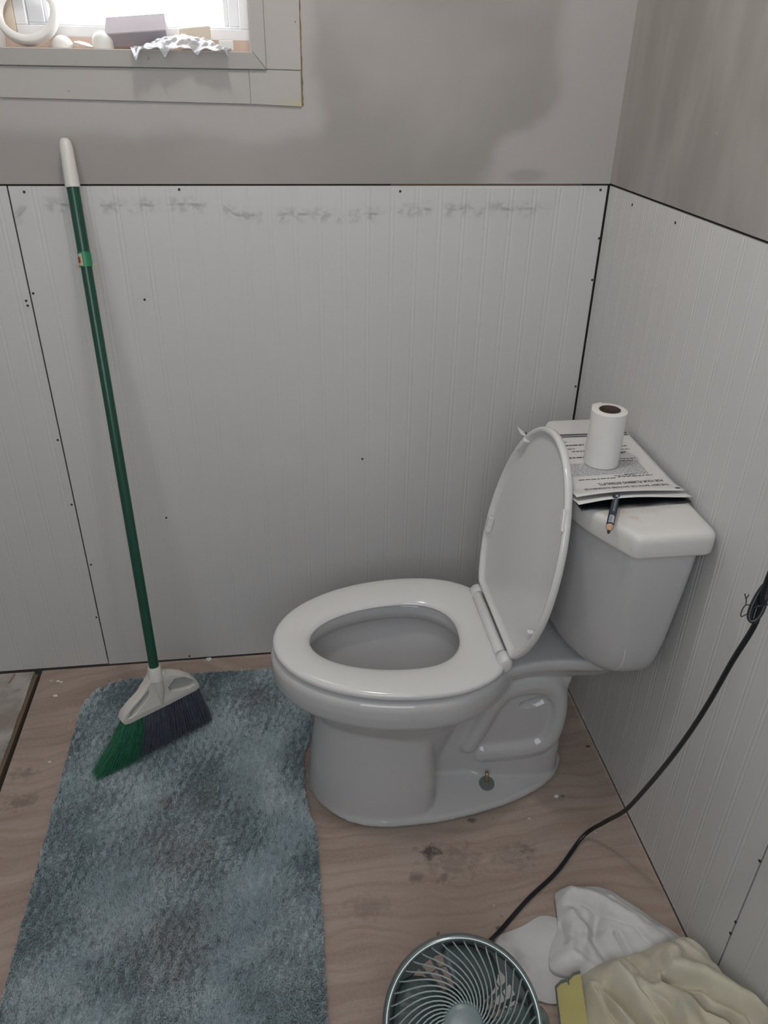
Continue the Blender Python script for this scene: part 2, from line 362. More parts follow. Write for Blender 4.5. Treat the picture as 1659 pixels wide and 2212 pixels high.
# old board left of the gap with a slightly ragged edge
n = 40; pts = []
for i in range(n+1):
    y = -.004+(YF+.004)*i/n; pts.append((-1.413+.02*(i/n)+random.uniform(-.0015, .0015), y))
V = [(x, y, .001) for x, y in pts]+[(XL, pts[-1][1], .001), (XL, pts[0][1], .001)]; m_ = len(V); V += [(x, y, -.018) for x, y, z in V]
F = [tuple(range(m_-1, -1, -1)), tuple(range(m_, 2*m_))]+[(i, (i+1) % m_, m_+(i+1) % m_, m_+i) for i in range(m_)]
fix(mk('old_floor_board', V, F, M['oldboard'], floor))
mk('floor_joint_strip', *boxes([(-1.4125, -1.404, -1.2, -.01, -.018, -.004)]), M['plate'], floor)
for i, (x, y, s) in enumerate([(-1.332, -.055, .005), (-1.342, -.050, .006), (-1.337, -.106, .007), (-.143, -.565, .007), (-.95, -.008, .009), (-1.36, -.045, .004), (-1.30, -.33, .004)]):
    bm = bmesh.new(); bmesh.ops.create_icosphere(bm, subdivisions=1, radius=s)
    for v in bm.verts: v.co = Vector((v.co.x*random.uniform(.7, 1.3), v.co.y*random.uniform(.5, 1), v.co.z*.4+s*.3))
    V = [(v.co.x+x, v.co.y+y, v.co.z) for v in bm.verts]; F = [tuple(q.index for q in f.verts) for f in bm.faces]; bm.free()
    mk('plaster_crumb', V, F, M['dustwhite'], floor)

# beadboard panels: profile extruded upwards, painted hardboard
def bead_profile(a, b, grooves):
    pr = [(a, .0)]
    for g in grooves:
        if a+.008 < g < b-.008:
            pr += [(g-.0074, 0), (g-.0050, .0005), (g-.0040, .0005), (g-.0020, .0001), (g, -.0001), (g+.0020, .0001), (g+.0040, .0005), (g+.0050, .0005), (g+.0074, 0)]
    pr.append((b, 0)); return pr
def panel(name, axis, a, b, z0, topf, grooves, mat, parent, edge=.0012):
    """axis 0: on back wall (runs along x, depth +y); axis 1: on right wall (runs along -y, depth +x)"""
    pr = bead_profile(a, b, grooves); pr[0] = (a, .0008); pr.insert(1, (a+edge, 0)); pr[-1] = (b, .0008); pr.insert(-1, (b-edge, 0))
    rows = [0, .5, 1]; V, F = [], []; n = len(pr)
    for r in (0, 1):
        for s, d in pr:
            zt = topf(s); z = z0 if r == 0 else zt
            V.append((s, d, z) if axis == 0 else (d, s, z))
    for s, d in pr[::-1]: pass
    base = len(V)
    for s, zz in ((pr[0][0], z0), (pr[-1][0], z0), (pr[0][0], topf(pr[0][0])), (pr[-1][0], topf(pr[-1][0]))):
        V.append((s, .006, zz) if axis == 0 else (.006, s, zz))
    for i in range(n-1): F.append((i, i+1, n+i+1, n+i))
    F += [tuple([base, base+1]+list(range(n-1, -1, -1))), tuple([base+3, base+2]+list(range(n, 2*n))), (0, n, base+2, base), (n-1, base+1, base+3, 2*n-1), (base, base+2, base+3, base+1)]
    return fix(mk(name, V, F, mat, parent))
gx = [-1.173+.05065*k for k in range(-20, 24)]
dip = lambda x: TOP-.0052*max(0, 1-((x+.27)/.24)**2)**.7 if abs(x+.27) < .24 else TOP-.0002
tops = lambda x: TOP
panel('wainscot_panel', 0, -1.2185, -.0035, .005, dip, gx, M['panel_marked'], wall_back)
panel('wainscot_panel', 0, XL+.002, -1.2215, .007, tops, [g-.02 for g in gx], M['panel'], wall_back)
gy = [-.0392-.0508*k for k in range(46)]
panel('wainscot_panel', 1, -.999, -.0015, .0045, tops, gy[::-1], M['panel'], wall_right)
panel('wainscot_panel', 1, YF+.002, -1.0025, .0045, tops, gy[::-1], M['panel'], wall_right)
# nail heads
def nailmesh():
    return lathe([(0.0001, 0), (.0022, 0), (.0026, .0004), (.0026, .002)], 8)
nm = None
for (ax, p, z) in [(0, -.019, 1.207), (0, -.006, 1.108), (0, -.0075, 1.018), (0, -.009, .764), (0, -1.227, .676), (0, -1.227, .506), (0, -1.212, .331), (0, -1.226, .166), (0, -1.004, .012), (0, -.895, 1.209),
                   (0, -.450, 1.205), (0, -.991, .992), (0, -1.012, .456), (0, -.527, .594), (0, -1.213, 1.009), (0, -1.230, .994), (0, -1.229, .984), (0, -1.19, 1.205), (1, -.128, 1.197), (1, -.318, 1.196), (1, -1.001, .192), (1, -1.0, .158), (1, -.999, .352), (1, -.10, .02)]:
    V, F = nailmesh()
    if ax == 0: V = [(x+p, zz-.0012, y+z) for x, y, zz in V]; par = wall_back
    else: V = [(zz-.0012, x+p, y+z) for x, y, zz in V]; par = wall_right
    mk('nail', V, F, M['nailhead'], par)

# window
win = empty('window_1', (-0.95, 0.0, 1.447)); win['kind'] = 'structure'
Y0, Y1 = .0, .125
mk('sill', *boxes([(WX0, WX1, .001, Y1, 1.443, 1.4475)]), M['sillwood'], win)
mk('jamb', *boxes([(WX1-.004, WX1, .001, Y1, 1.4475, WZ1)]), M['casing'], win)
mk('jamb', *boxes([(WX0, WX0+.004, .001, Y1, 1.4475, WZ1)]), M['casing'], win)
mk('wood_stop', *boxes([(WX0+.004, WX1-.004, .072, .082, 1.4476, 1.466)]), M['sillwood'], win)
mk('wood_stop', *boxes([(WX0+.004, WX0+.024, .076, .12, 1.4476, WZ1)]), M['beige'], win)
fr = [(WX0+.024, WX1-.004, .083, .12, 1.4476, 1.484), (WX0+.024, WX1-.004, .083, .12, 1.87, WZ1), (WX1-.0225, WX1-.004, .083, .12, 1.484, 1.87), (WX0+.024, WX0+.0445, .083, .12, 1.484, 1.87)]
bevel(mk('window_frame', *boxes(fr), M['vinyl'], win), .0012, 1)
X0, X1 = WX0+.0445, WX1-.0225
sash = bevel(mk('sash', *boxes([(X0, X1, .096, .114, 1.484, 1.4885), (X0, X1, .096, .114, 1.85, 1.87), (X1-.020, X1, .096, .114, 1.4885, 1.85), (X0, X0+.030, .096, .114, 1.4885, 1.85)]), M['vinyl'], win), .0012, 1)
bevel(mk('glazing_bead', *boxes([(X1-.030, X1-.020, .101, .112, 1.4885, 1.85), (X0+.030, X0+.038, .101, .112, 1.4885, 1.85)]), M['vinyl'], win), .001, 1)
mk('pane', *boxes([(X0+.03, X1-.02, .105, .107, 1.4885, 1.85)]), M['glass'], win)
# casing (mitred) round the opening
ci = (WX0, WX1, WZ0, WZ1); co = (WX0-.024, WX1+.024, WZ0-.028, WZ1+.024)
def casing_piece(a_in, b_in, a_out, b_out):
    V = [(a_in[0], -.012, a_in[1]), (b_in[0], -.012, b_in[1]), (b_out[0], -.008, b_out[1]), (a_out[0], -.008, a_out[1])]
    V += [(x, -.0005, z) for x, y, z in V]
    return V, [(0, 1, 2, 3), (7, 6, 5, 4), (0, 4, 5, 1), (1, 5, 6, 2), (2, 6, 7, 3), (3, 7, 4, 0)]
cs = [((ci[0], ci[2]), (ci[1], ci[2]), (co[0], co[2]), (co[1], co[2])), ((ci[1]+.0006, ci[2]), (ci[1], ci[3]), (co[1]+.0006, co[2]), (co[1], co[3])),
      ((ci[1], ci[3]), (ci[0], ci[3]), (co[1], co[3]), (co[0], co[3])), ((ci[0], ci[3]), (ci[0], ci[2]), (co[0], co[3]), (co[0], co[2]))]
for a, b, c, d in cs:
    bevel(fix(mk('casing_board', *casing_piece(a, b, c, d), M['casing'], win)), .0009, 1)
# flat patch boards behind the casing
trim = empty('trim_1', (-0.92, 0, 1.39)); trim['kind'] = 'structure'
def slab(z, mat='casing'): return M[mat]
for (x0, x1, za, zb, zc, zd) in [(-1.197, -.7435, 1.367, 1.418, 1.361, 1.418), (-.7430, -.6465, 1.361, 1.4185, 1.3575, 1.4175), (-.7105, -.6455, 1.4195, 1.95, 1.419, 1.95)]:
    V = [(x0, -.0035, za), (x1, -.0035, zc), (x1, -.0035, zd), (x0, -.0035, zb)]; V += [(x, -.0001, z) for x, y, z in V]
    bevel(fix(mk('patch_board', V, [(0, 1, 2, 3), (7, 6, 5, 4), (0, 4, 5, 1), (1, 5, 6, 2), (2, 6, 7, 3), (3, 7, 4, 0)], M['casing'], trim)), .0007, 1)
crack = []
for i in range(70):
    z = 1.36+.0065*i; w = .0011+.0013*random.random(); crack.append((-.6450+random.uniform(-.0006, .0006), z, w))
V, F = [], []
for x, z, w in crack:
    V += [(x-w, -.0016, z), (x+w, -.0016, z)]
for i in range(len(crack)-1): F.append((2*i, 2*i+1, 2*i+3, 2*i+2))
b0 = len(V); V += [(x, -.0002, z) for x, y, z in V]; F += [(b0+2*i, b0+2*i+2, b0+2*i+3, b0+2*i+1) for i in range(len(crack)-1)]
for i in range(len(crack)-1): F += [(2*i, 2*i+2, b0+2*i+2, b0+2*i), (2*i+1, b0+2*i+1, b0+2*i+3, 2*i+3)]
mk('caulk_crack', V, F, plain('brown_caulk', (0.20, 0.15, 0.08), .8, .5, 60), trim)

# ================================================================== TOILET
YC = -.449
toilet = empty('toilet', (-.40, YC, 0), 'white two piece toilet with the lid up and papers on its tank', 'toilet')
def egg(cx, af, ab, hw, z, n=64, ef=2.0, eb=2.0, yc=YC, clampx=None):
    out = []
    for k in range(n):
        t = 2*PI*k/n; c, s = math.cos(t), math.sin(t)
        e = ef if c < 0 else eb; a = af if c < 0 else ab
        x = cx+a*math.copysign(abs(c)**(2/e), c); y = yc+hw*math.copysign(abs(s)**(2/e), s)
        if clampx is not None: x = min(x, clampx)
        out.append((x, y, z))
    return out
NB = 72
br = []
for (z, cx, af, ab, hw, ef, eb) in [(.06, -.46, .10, .10, .06, 2, 2), (.12, -.46, .15, .08, .085, 2, 2), (.18, -.465, .185, .10, .106, 2, 2), (.235, -.47, .215, .125, .124, 2, 2), (.275, -.47, .243, .15, .143, 2, 2),
                                    (.305, -.47, .264, .178, .164, 2, 2), (.318, -.47, .278, .198, .178, 2, 2), (.326, -.47, .288, .217, .192, 2, 2), (.338, -.47, .293, .22, .197, 2, 2), (.36, -.47, .2955, .222, .1985, 2, 2),
                                    (.380, -.47, .294, .22, .197, 2, 2), (.390, -.47, .289, .216, .193, 2, 2), (.3945, -.47, .280, .208, .185, 2, 2), (.396, -.47, .262, .19, .168, 2, 2),
                                    (.396, -.48, .15, .10, .09, 2, 2)]:
    br.append(egg(cx, af, ab, hw, z, NB, ef, eb))
cv = []
for (z, cx, af, ab, hw, ef, eb) in [(.43, -.485, .222, .136, .128, 2, 2), (.398, -.485, .217, .132, .124, 2, 2), (.392, -.485, .207, .124, .116, 2, 2), (.378, -.485, .204, .122, .114, 2, 2), (.362, -.485, .207, .124, .116, 2, 2), (.356, -.485, .216, .130, .124, 2, 2),
                                    (.345, -.485, .226, .137, .132, 2, 2), (.31, -.485, .215, .135, .125, 2, 2), (.26, -.48, .175, .125, .102, 2, 2), (.21, -.475, .120, .11, .072, 2, 2), (.175, -.47, .07, .08, .045, 2, 2), (.15, -.47, .03, .04, .025, 2, 2)]:
    cv.append(egg(cx, af, ab, hw, z, NB, ef, eb))
body_parts = [loft(br)]
body_parts.append(loft([egg(-.50, .196, .083, .150, .0035, NB, 2.2, 4), egg(-.50, .200, .083, .152, .012, NB, 2.2, 4), egg(-.50, .192, .078, .140, .09, NB, 2.2, 5), egg(-.50, .182, .074, .128, .16, NB, 2.2, 5), egg(-.50, .172, .072, .119, .22, NB, 2.2, 5), egg(-.50, .165, .07, .115, .28, NB, 2.2, 4)]))
foot = [(-.703, 0), (-.698, -.035), (-.678, -.077), (-.65, -.110), (-.621, -.133), (-.585, -.149), (-.543, -.158), (-.48, -.1605), (-.411, -.158), (-.34, -.148), (-.268, -.132), (-.215, -.114), (-.17, -.093), (-.135, -.068), (-.116, -.045), (-.102, -.02)]
fo = foot+[(x, -y) for x, y in foot[::-1][:-1]]
fo = [(x, y+YC) for x, y in fo]
def inset(poly, d, c=(-.40, YC)):
    return [(c[0]+(x-c[0])*(1-d/.28), c[1]+(y-c[1])*(1-d/.155)) for x, y in poly]
body_parts.append(loft([[(x, y, 0.0035) for x, y in inset(fo, .006)], [(x, y, .007) for x, y in fo], [(x, y, .013) for x, y in fo], [(x, y, .019) for x, y in inset(fo, .004)], [(x, y, .030) for x, y in inset(fo, .04)], [(x, y, .045) for x, y in inset(fo, .09)]]))
def orient(vf):
    bm = bmesh.new(); vs = [bm.verts.new(v) for v in vf[0]]
    for f in vf[1]: bm.faces.new([vs[i] for i in f])
    bmesh.ops.recalc_face_normals(bm, faces=bm.faces); bm.verts.index_update()
    r = ([tuple(v.co) for v in bm.verts], [tuple(v.index for v in f.verts) for f in bm.faces]); bm.free(); return r
# trapway: loop at the rear
trap4 = [(-.345, .125, .030), (-.322, .180, .029), (-.303, .235, .030), (-.278, .278, .036), (-.240, .297, .043), (-.200, .297, .044), (-.165, .275, .036), (-.147, .225, .026), (-.148, .165, .027), (-.165, .118, .033), (-.215, .101, .035), (-.312, .100, .035)]
trap = catmull([(x, YC, z) for x, z, r in trap4], 6); trap_r = [v[0] for v in catmull([(r, 0, 0) for x, z, r in trap4], 6)]
def tube_y(path, rad, hy, n=20, ends=True):
    rings = []; P = [Vector(p) for p in path]; N_ = len(P)
    for i, p in enumerate(P):
        t = (P[min(i+1, N_-1)]-P[max(i-1, 0)]).normalized(); nx = Vector((-t.z, 0, t.x))
        r = rad[i]; rings.append([tuple(p+nx*(r*math.copysign(abs(math.cos(2*PI*k/n))**.8, math.cos(2*PI*k/n)))+Vector((0, hy*math.copysign(abs(math.sin(2*PI*k/n))**.8, math.sin(2*PI*k/n)), 0))) for k in range(n)])
    if ends:
        for i0, sgn, i1 in ((0, -1, 1), (N_-1, 1, N_-2)):
            t = (P[i0]-P[i1]).normalized(); c = P[i0]; r = rad[i0]
            extra = []
            for q in (1, 2, 3):
                a = q*PI/7; extra.append([tuple(c+t*(r*math.sin(a))+(Vector(v)-c)*math.cos(a)) for v in rings[0 if i0 == 0 else len(rings)-1]])
            if i0 == 0: rings = extra[::-1]+rings
            else: rings = rings+extra
    return loft(rings)
body_parts.append(tube_y(trap, trap_r, .076))
body_parts.append(loft([egg(-.235, .125, .115, hw_, z_, 48, 3, 4) for z_, hw_ in ((.004, .074), (.05, .072), (.085, .070), (.105, .062))]))
body_parts.append(bx(-.46, -.145, YC-.058, YC+.058, .0, .30))
body_parts.append(bx(-.34, -.155, YC-.05, YC+.05, .0, .08))
dk = [(-.42, .165), (-.345, .155), (-.315, .128), (-.28, .110), (-.24, .101), (-.20, .099), (-.16, .101), (-.125, .106), (-.09, .110), (-.055, .108)]
def deck(s, z, e=0): return [(x, YC-y*s, z) for x, y in dk]+[(x, YC+y*s, z) for x, y in dk[::-1]]
body_parts.append(loft([deck(.62, .315), deck(.80, .345), deck(.97, .362), deck(1.0, .370), deck(1.0, .384), deck(.96, .390)]))
body_parts.append(loft([[(a, YC+b*w, z) for a, b in ((x0, -1), (-.30, -1), (-.30, 1), (x0, 1))] for z, x0, w in ((.24, -.135, .055), (.31, -.128, .060), (.345, -.11, .072), (.372, -.085, .09))]))
V, F = join([orient(p) for p in body_parts])
bowl = mk('bowl', V, F, M['porcelain'], toilet, smooth=True)
rm = bowl.modifiers.new('r', 'REMESH'); rm.mode = 'VOXEL'; rm.voxel_size = .0036; rm.adaptivity = 0
sm = bowl.modifiers.new('s', 'SMOOTH'); sm.iterations = 7; sm.factor = .5
# through hole inside the trapway loop
cut = mk('cutter', *loft([[(-.206+.034*math.cos(a), yy, .240+.014*math.sin(a)+.007*math.cos(a)) for a in [2*PI*k/24 for k in range(24)]] for yy in (YC-.2, YC+.2)]), M['porcelain']); fix(cut)
bo = bowl.modifiers.new('b', 'BOOLEAN'); bo.operation = 'DIFFERENCE'; bo.object = cut; bo.solver = 'EXACT'
cut2 = fix(mk('cutter', *loft(cv), M['porcelain']))
bo2 = bowl.modifiers.new('c', 'BOOLEAN'); bo2.operation = 'DIFFERENCE'; bo2.object = cut2; bo2.solver = 'EXACT'
evaluated(bowl); bpy.data.objects.remove(cut); bpy.data.objects.remove(cut2)
bowl.data.polygons.foreach_set('use_smooth', [True]*len(bowl.data.polygons))
# dark supply tube glimpsed through the hole
# floor bolt and washer (on the foot)
for sgn in (-1, 1):
    by = YC+sgn*.090
    wv, wf = lathe([(.0001, 0), (.017, 0), (.0175, .001), (.017, .002), (.0001, .0025)], 28)
    wr_ = Matrix.Rotation(math.radians(-14*sgn), 3, 'X'); wv = [tuple(wr_ @ Vector(v)+Vector((-.302, by, .0345))) for v in wv]
    w_ = fix(mk('washer', wv, wf, M['zinc'], toilet))
    tp = tube([(-.300, by, .02), (-.301, by+.002, .045), (-.303, by+.004, .066)], [.0042, .0042, .0040], 10)
    mk('bolt', *tp, M['brass'], toilet, smooth=True)
# seat
SO = lambda z, s=1.0, cl=-.310: egg(-.47, .288*s, .205*s, .19*s, z, 96, 2, 2.35, clampx=cl)
SI = lambda z, s=1.0: egg(-.488, .195*s, .114*s, .104*s, z, 96, 2, 2.4)
def ringmix(o, i, t, z): return [(a[0]*(1-t)+b[0]*t, a[1]*(1-t)+b[1]*t, z) for a, b in zip(o, i)]
o_, i_ = SO(0), SI(0)
seq = [(.04, .401), (.0, .4045), (-.005, .408), (.0, .4125), (.03, .4155), (.10, .4175), (.28, .4185), (.55, .4175), (.78, .4145), (.92, .4105), (.99, .406), (1.0, .403), (.97, .4005), (.5, .4005)]
rings = [ringmix(o_, i_, t, z) for t, z in seq]
V = [p for r in rings for p in r]; F = []; n = 96; K = len(rings)
for k in range(K):
    for i in range(n):
        j = (i+1) % n; k2 = (k+1) % K; F.append((k*n+i, k*n+j, k2*n+j, k2*n+i))
seat = fix(mk('seat', V, F, M['seat'], toilet, smooth=True))
for a, b in ((-.60, .145), (-.60, -.145), (-.40, .15), (-.40, -.15)):
    v, f = bx(a-.015, a+.015, YC+b-.006, YC+b+.006, .3945, .4015); mk('bumper', v, f, M['seat'], seat)
# lid, hinged up and leaning against the tank lid
HX, HZ, LEAN = -.291, .424, math.radians(10.4)
def L2W(u, y, w):   # u along the lid, w out of its inner face
    up = Vector((math.sin(LEAN), 0, math.cos(LEAN))); nn = Vector((-math.cos(LEAN), 0, math.sin(LEAN)))
    p = Vector((HX, YC+y, HZ))+up*u+nn*w; return tuple(p)
def lid_outline(n=96):
    out = []
    for x, y, z in egg(0, .266, .215, .1945, 0, n, yc=0): out.append((max(.010, -x+.168), y))   # u = distance from hinge
    return out
lo = lid_outline(); cu = .17
def lring(s, w): return [L2W(cu+(u-cu)*s if u > .0101 or s > .99 else .010+(1-s)*.16*(1 if s < .99 else 0), y*s, w) for u, y in lo]
lid_r = [lring(.02, .001), lring(.5, .001), (lring(.90, .0015)), lring(.945, .0030), lring(.958, .0085), lring(.966, .0110), lring(.985, .0118), lring(1.0, .0105), lring(1.006, .005), lring(1.0, -.001), lring(.97, -.005), lring(.85, -.0075), lring(.5, -.0095), lring(.02, -.010)]
lid = fix(mk('lid', *loft(lid_r), M['seat'], toilet, smooth=True))
for (u, y, du, dy) in [(.335, -.146, .040, .005), (.352, .126, .040, .005), (.135, .172, .036, .0055), (.10, -.166, .016, .005)]:
    # oriented along the local rim
    tx = Vector((-(y)/.1935**2, (u-.168)/.275**2)); tdir = tx.normalized(); nd = Vector((-tdir.y, tdir.x)); pos = Vector((u, y))
    V = []
    for w in (.002, .0150):
        for a, b in ((-1, -1), (1, -1), (1, 1), (-1, 1)):
            q = pos+tdir*(a*du/2)+nd*(b*dy); V.append(L2W(q.x, q.y, w))
    bevel(fix(mk('bumper', V, [(0, 1, 2, 3), (7, 6, 5, 4), (0, 4, 5, 1), (1, 5, 6, 2), (2, 6, 7, 3), (3, 7, 4, 0)], M['seat'], lid)), .0015, 2)
# hinge barrel and posts
rr = [(x_, r_) for x_, r_ in ((-.098, .0001), (-.098, .010), (-.094, .0115), (.094, .0115), (.098, .010), (.098, .0001))]
V, F = loft([[(-.309+r_*math.cos(2*PI*k/24), YC+x_, .421+r_*math.sin(2*PI*k/24)) for k in range(24)] for x_, r_ in rr])
hinge = fix(mk('hinge', V, F, M['seat'], toilet)); smooth_by_angle(hinge, 40)
for sgn in (-1, 1):
    a, b = YC+sgn*.1005, YC+sgn*.129
    prof = [(0, .9), (.1, 1.0), (.8, 1.0), (.95, .8), (1, .55)]
    rings = [[(-.304+s*(.0165 if math.cos(t) < 0 else .014)*math.cos(t), a+(b-a)*q, .4125+s*.0185*math.sin(t)+(.003 if math.sin(t) > 0 else 0)) for t in [2*PI*k/24 for k in range(24)]] for q, s in prof]
    c = fix(mk('hinge_cap', *loft(rings), M['seat'], hinge)); smooth_by_angle(c, 50)
# tank body
def tank_out(s, z, rr_=0.0):
    P_ = [(-.022, -.230), (-.142, -.230), (-.198, -.122), (-.208, 0), (-.198, .122), (-.142, .230), (-.022, .230)]
    pts = round_poly([(x, y) for x, y in P_], [.018+rr_*.5, .020+rr_, .05, .1, .05, .020+rr_, .018+rr_*.5], 6)
    sx, sy = s; return [(-.026+(x+.026)*sx, YC+y*sy, z) for x, y in pts]
tz = [((.40, .36), .398, .08), ((.58, .54), .4005, .08), ((.70, .66), .406, .075), ((.79, .735), .415, .07), ((.85, .79), .428, .06), ((.892, .83), .446, .05), ((.918, .858), .47, .04), ((.94, .89), .52, .025), ((.965, .935), .61, .01), ((.99, .975), .69, .003), ((1.0, .99), .745, .0)]
tank = mk('tank', *loft([tank_out(s, z, r) for s, z, r in tz]), M['porcelain'], toilet, smooth=True); fix(tank); smooth_by_angle(tank, 60)
# tank lid
P_ = [(-.006, -.242), (-.148, -.242), (-.208, -.128), (-.214, 0), (-.208, .128), (-.148, .242), (-.006, .242)]
lp = round_poly(P_, [.02, .012, .05, .12, .05, .012, .02], 7)
def lidring(d, z): return [(-.125+(x+.125)*(1-d/.115), YC+y*(1-d/.24), z) for x, y in lp]
tl = [lidring(.014, .7295), lidring(.006, .7285), lidring(.002, .7305), lidring(.0, .735), lidring(.0, .760), lidring(.0012, .7675), lidring(.005, .7720), lidring(.011, .774), lidring(.02, .7745), lidring(.06, .775)]
tank_lid = fix(mk('tank_lid', *loft(tl), M['lidtop'], toilet, smooth=True))

# ================================================================== PAPERS, ROLL, PENCIL
def sheet(name, corners, zf, mat, parent, thick=.0006, nu=28, nv=20, under=None):
    """corners: near-left, near-right, far-right, far-left (x,y); zf(s,t) height, s along near edge, t from near to far"""
    A, B, C_, D = [Vector(c) for c in corners]; V, F = [], []
    for side in (0, 1):
        for j in range(nv+1):
            for i in range(nu+1):
                s, t = i/nu, j/nv; p = (A*(1-s)+B*s)*(1-t)+(D*(1-s)+C_*s)*t
                V.append((p.x, p.y, zf(s, t)-(thick if side else 0)))
    W_ = nu+1; O = W_*(nv+1)
    for j in range(nv):
        for i in range(nu):
            a = j*W_+i; F.append((a, a+1, a+W_+1, a+W_)); F.append((O+a, O+a+W_, O+a+W_+1, O+a+1))
    nf = len(F)
    def edge(idx):
        for a, b in zip(idx[:-1], idx[1:]): F.append((a, O+a, O+b, b))
    edge([i for i in range(W_)]); edge([j*W_+nu for j in range(nv+1)]); edge([nv*W_+i for i in range(W_)][::-1]); edge([j*W_ for j in range(nv+1)][::-1])
    o = fix(mk(name, V, F, [mat, under or mat], parent, smooth=True))
    if under:
        for p in o.data.polygons:
            if p.normal.z < -.5: p.material_index = 1
    return o
papers = empty('paper_stack', (-.115, -.45, .776), 'stack of printed white instruction sheets with a dark underside on the tank lid', 'papers')
ZT = .7752
def z_bottom(s, t):
    lift = .0035*math.exp(-(t/.05)**2)*(.5+.5*math.sin(PI*s*1.1+.2))-(.006*max(0, 1-t/.05)*max(0, (s-.9)/.1))*0
    wav = .0012*math.sin(s*19)*math.exp(-t/.08)
    corner = .022*max(0, (t-.9)/.1)*max(0, (.12-s)/.12)
    return ZT+.0012+lift+wav+corner
def z_mid(s, t): return z_bottom(s, t)*.0+ZT+.0038+.0145*math.exp(-((t-.0)/.09)**2)*(.6+.4*math.sin(PI*s*1.0+.3))+.002*math.sin(s*5)*math.exp(-t/.2)
def z_top(s, t): return ZT+.0075+.0145*math.exp(-(t/.10)**2)*(.62+.38*math.sin(PI*s+.25))+.0015*math.sin(s*4+1)*math.exp(-t/.2)
NL, NR, FR, FL = (-.222, -.604), (-.008, -.590), (-.008, -.308), (-.226, -.300)
sheet('dark_cover_sheet', [(-.215, -.604), (-.009, -.591), (-.012, -.300), (-.202, -.298)], z_bottom, M['black_bag'], papers)
FLc = lambda s, t: z_mid(s, t)+.045*max(0, (t-.86)/.14)*max(0, (.16-s)/.16)
sheet('printed_sheet', [(-.221, -.601), (-.007, -.586), (-.012, -.303), (-.203, -.300)], z_mid, M['paper'], papers, under=M['black_bag'])
TL = [(-.219, -.583), (-.013, -.570), (-.010, -.308), (-.200, -.306)]
top = sheet('printed_sheet', TL, z_top, M['paper'], papers)
V, F = [], []
for j in range(7):
    for i in range(9):
        u, v = i/8, j/6; x = -.198-.045*u*(1-.0*v); y = -.326+.024*v+.004*u
        V.append((x, y, ZT+.004+.016*u*u+.004*v*u))
for j in range(6):
    for i in range(8): a_ = j*9+i; F.append((a_, a_+1, a_+10, a_+9))
fl = fix(mk('curled_corner', V, F, M['paper'], papers, smooth=True)); so = fl.modifiers.new('s', 'SOLIDIFY'); so.thickness = .0012
V2 = [(x+.003, y, z+.0008) for x, y, z in V[:]]; mk('printed_corner', [V2[k] for j in (1, 2, 3, 4, 5) for k in range(j*9+1, j*9+7)], [(j*6+i, j*6+i+1, j*6+i+7, j*6+i+6) for j in range(4) for i in range(5)], M['ink'], fl)
# dark folded strips along the far edge
def on_top(s, t, dz=.0004):
    A, B, C_, D = [Vector(c) for c in TL]; p = (A*(1-s)+B*s)*(1-t)+(D*(1-s)+C_*s)*t; return (p.x, p.y, z_top(s, t)+dz)
def strip(s0, s1, t0, t1, n=10, dz=.0004):
    V, F = [], []
    for i in range(n+1):
        s = s0+(s1-s0)*i/n; V += [on_top(s, t0, dz), on_top(s, t1, dz)]
    return V, [(2*i, 2*i+2, 2*i+3, 2*i+1) for i in range(n)]
mk('printed_band', *join([strip(.0, .98, .945, .963), strip(.0, .98, .978, .999)]), M['ink'], top)
# lettering, upside down as seen from the camera
def letter(line, t_base, s_right, width, bold, h):
    V, F = text_mesh(line, 1.0, bold); xs = [v[0] for v in V]; w0, w1 = min(xs), max(xs); out = []
    for x, y, z in V:
        s = s_right-(x-w0)/(w1-w0)*width; t = t_base-y*h
        out.append(on_top(s, t, .0005))
    return out, F
mk('printed_text', *join([letter('THE BEST BATH OR SHOWER EXPERIENCE!', .148, .93, .80, .022, .047), letter('FOR YOUR PLUMBING INTERRUPTS.', .218, .91, .62, .022, .047)]), M['ink'], top)
lines = []
for (t, s0, s1, th) in [(.275, .14, .50, .006), (.285, .52, .86, .006), (.305, .50, .70, .005), (.318, .6, .84, .004), (.86, .10, .26, .006), (.80, .12, .42, .01), (.755, .62, .86, .008), (.745, .12, .30, .006), (.70, .25, .86, .007), (.66, .60, .80, .006), (.60, .10, .5, .01), (.55, .55, .84, .006), (.52, .52, .80, .006), (.80, .66, .84, .006), (.64, .56, .78, .008)]:
    s = s0
    while s < s1:
        w = random.uniform(.02, .06); lines.append(strip(s, min(s+w, s1), t, t+th*1.6, 2)); s += w+.008
mk('printed_lines', *join(lines), M['ink'], top)['kind'] = 'stuff'
lines = []
for k in range(15):
    s = .05
    while s < .84:
        w = random.uniform(.03, .09); lines.append(strip(s, min(s+w, .84), .335+k*.0125, .335+k*.0125+.0055, 2)); s += w+.01
mk('printed_lines', *join(lines), M['ink_pale'], top)['kind'] = 'stuff'
mk('printed_mark', *strip(.93, .975, .03, .055, 2), M['ink'], top)

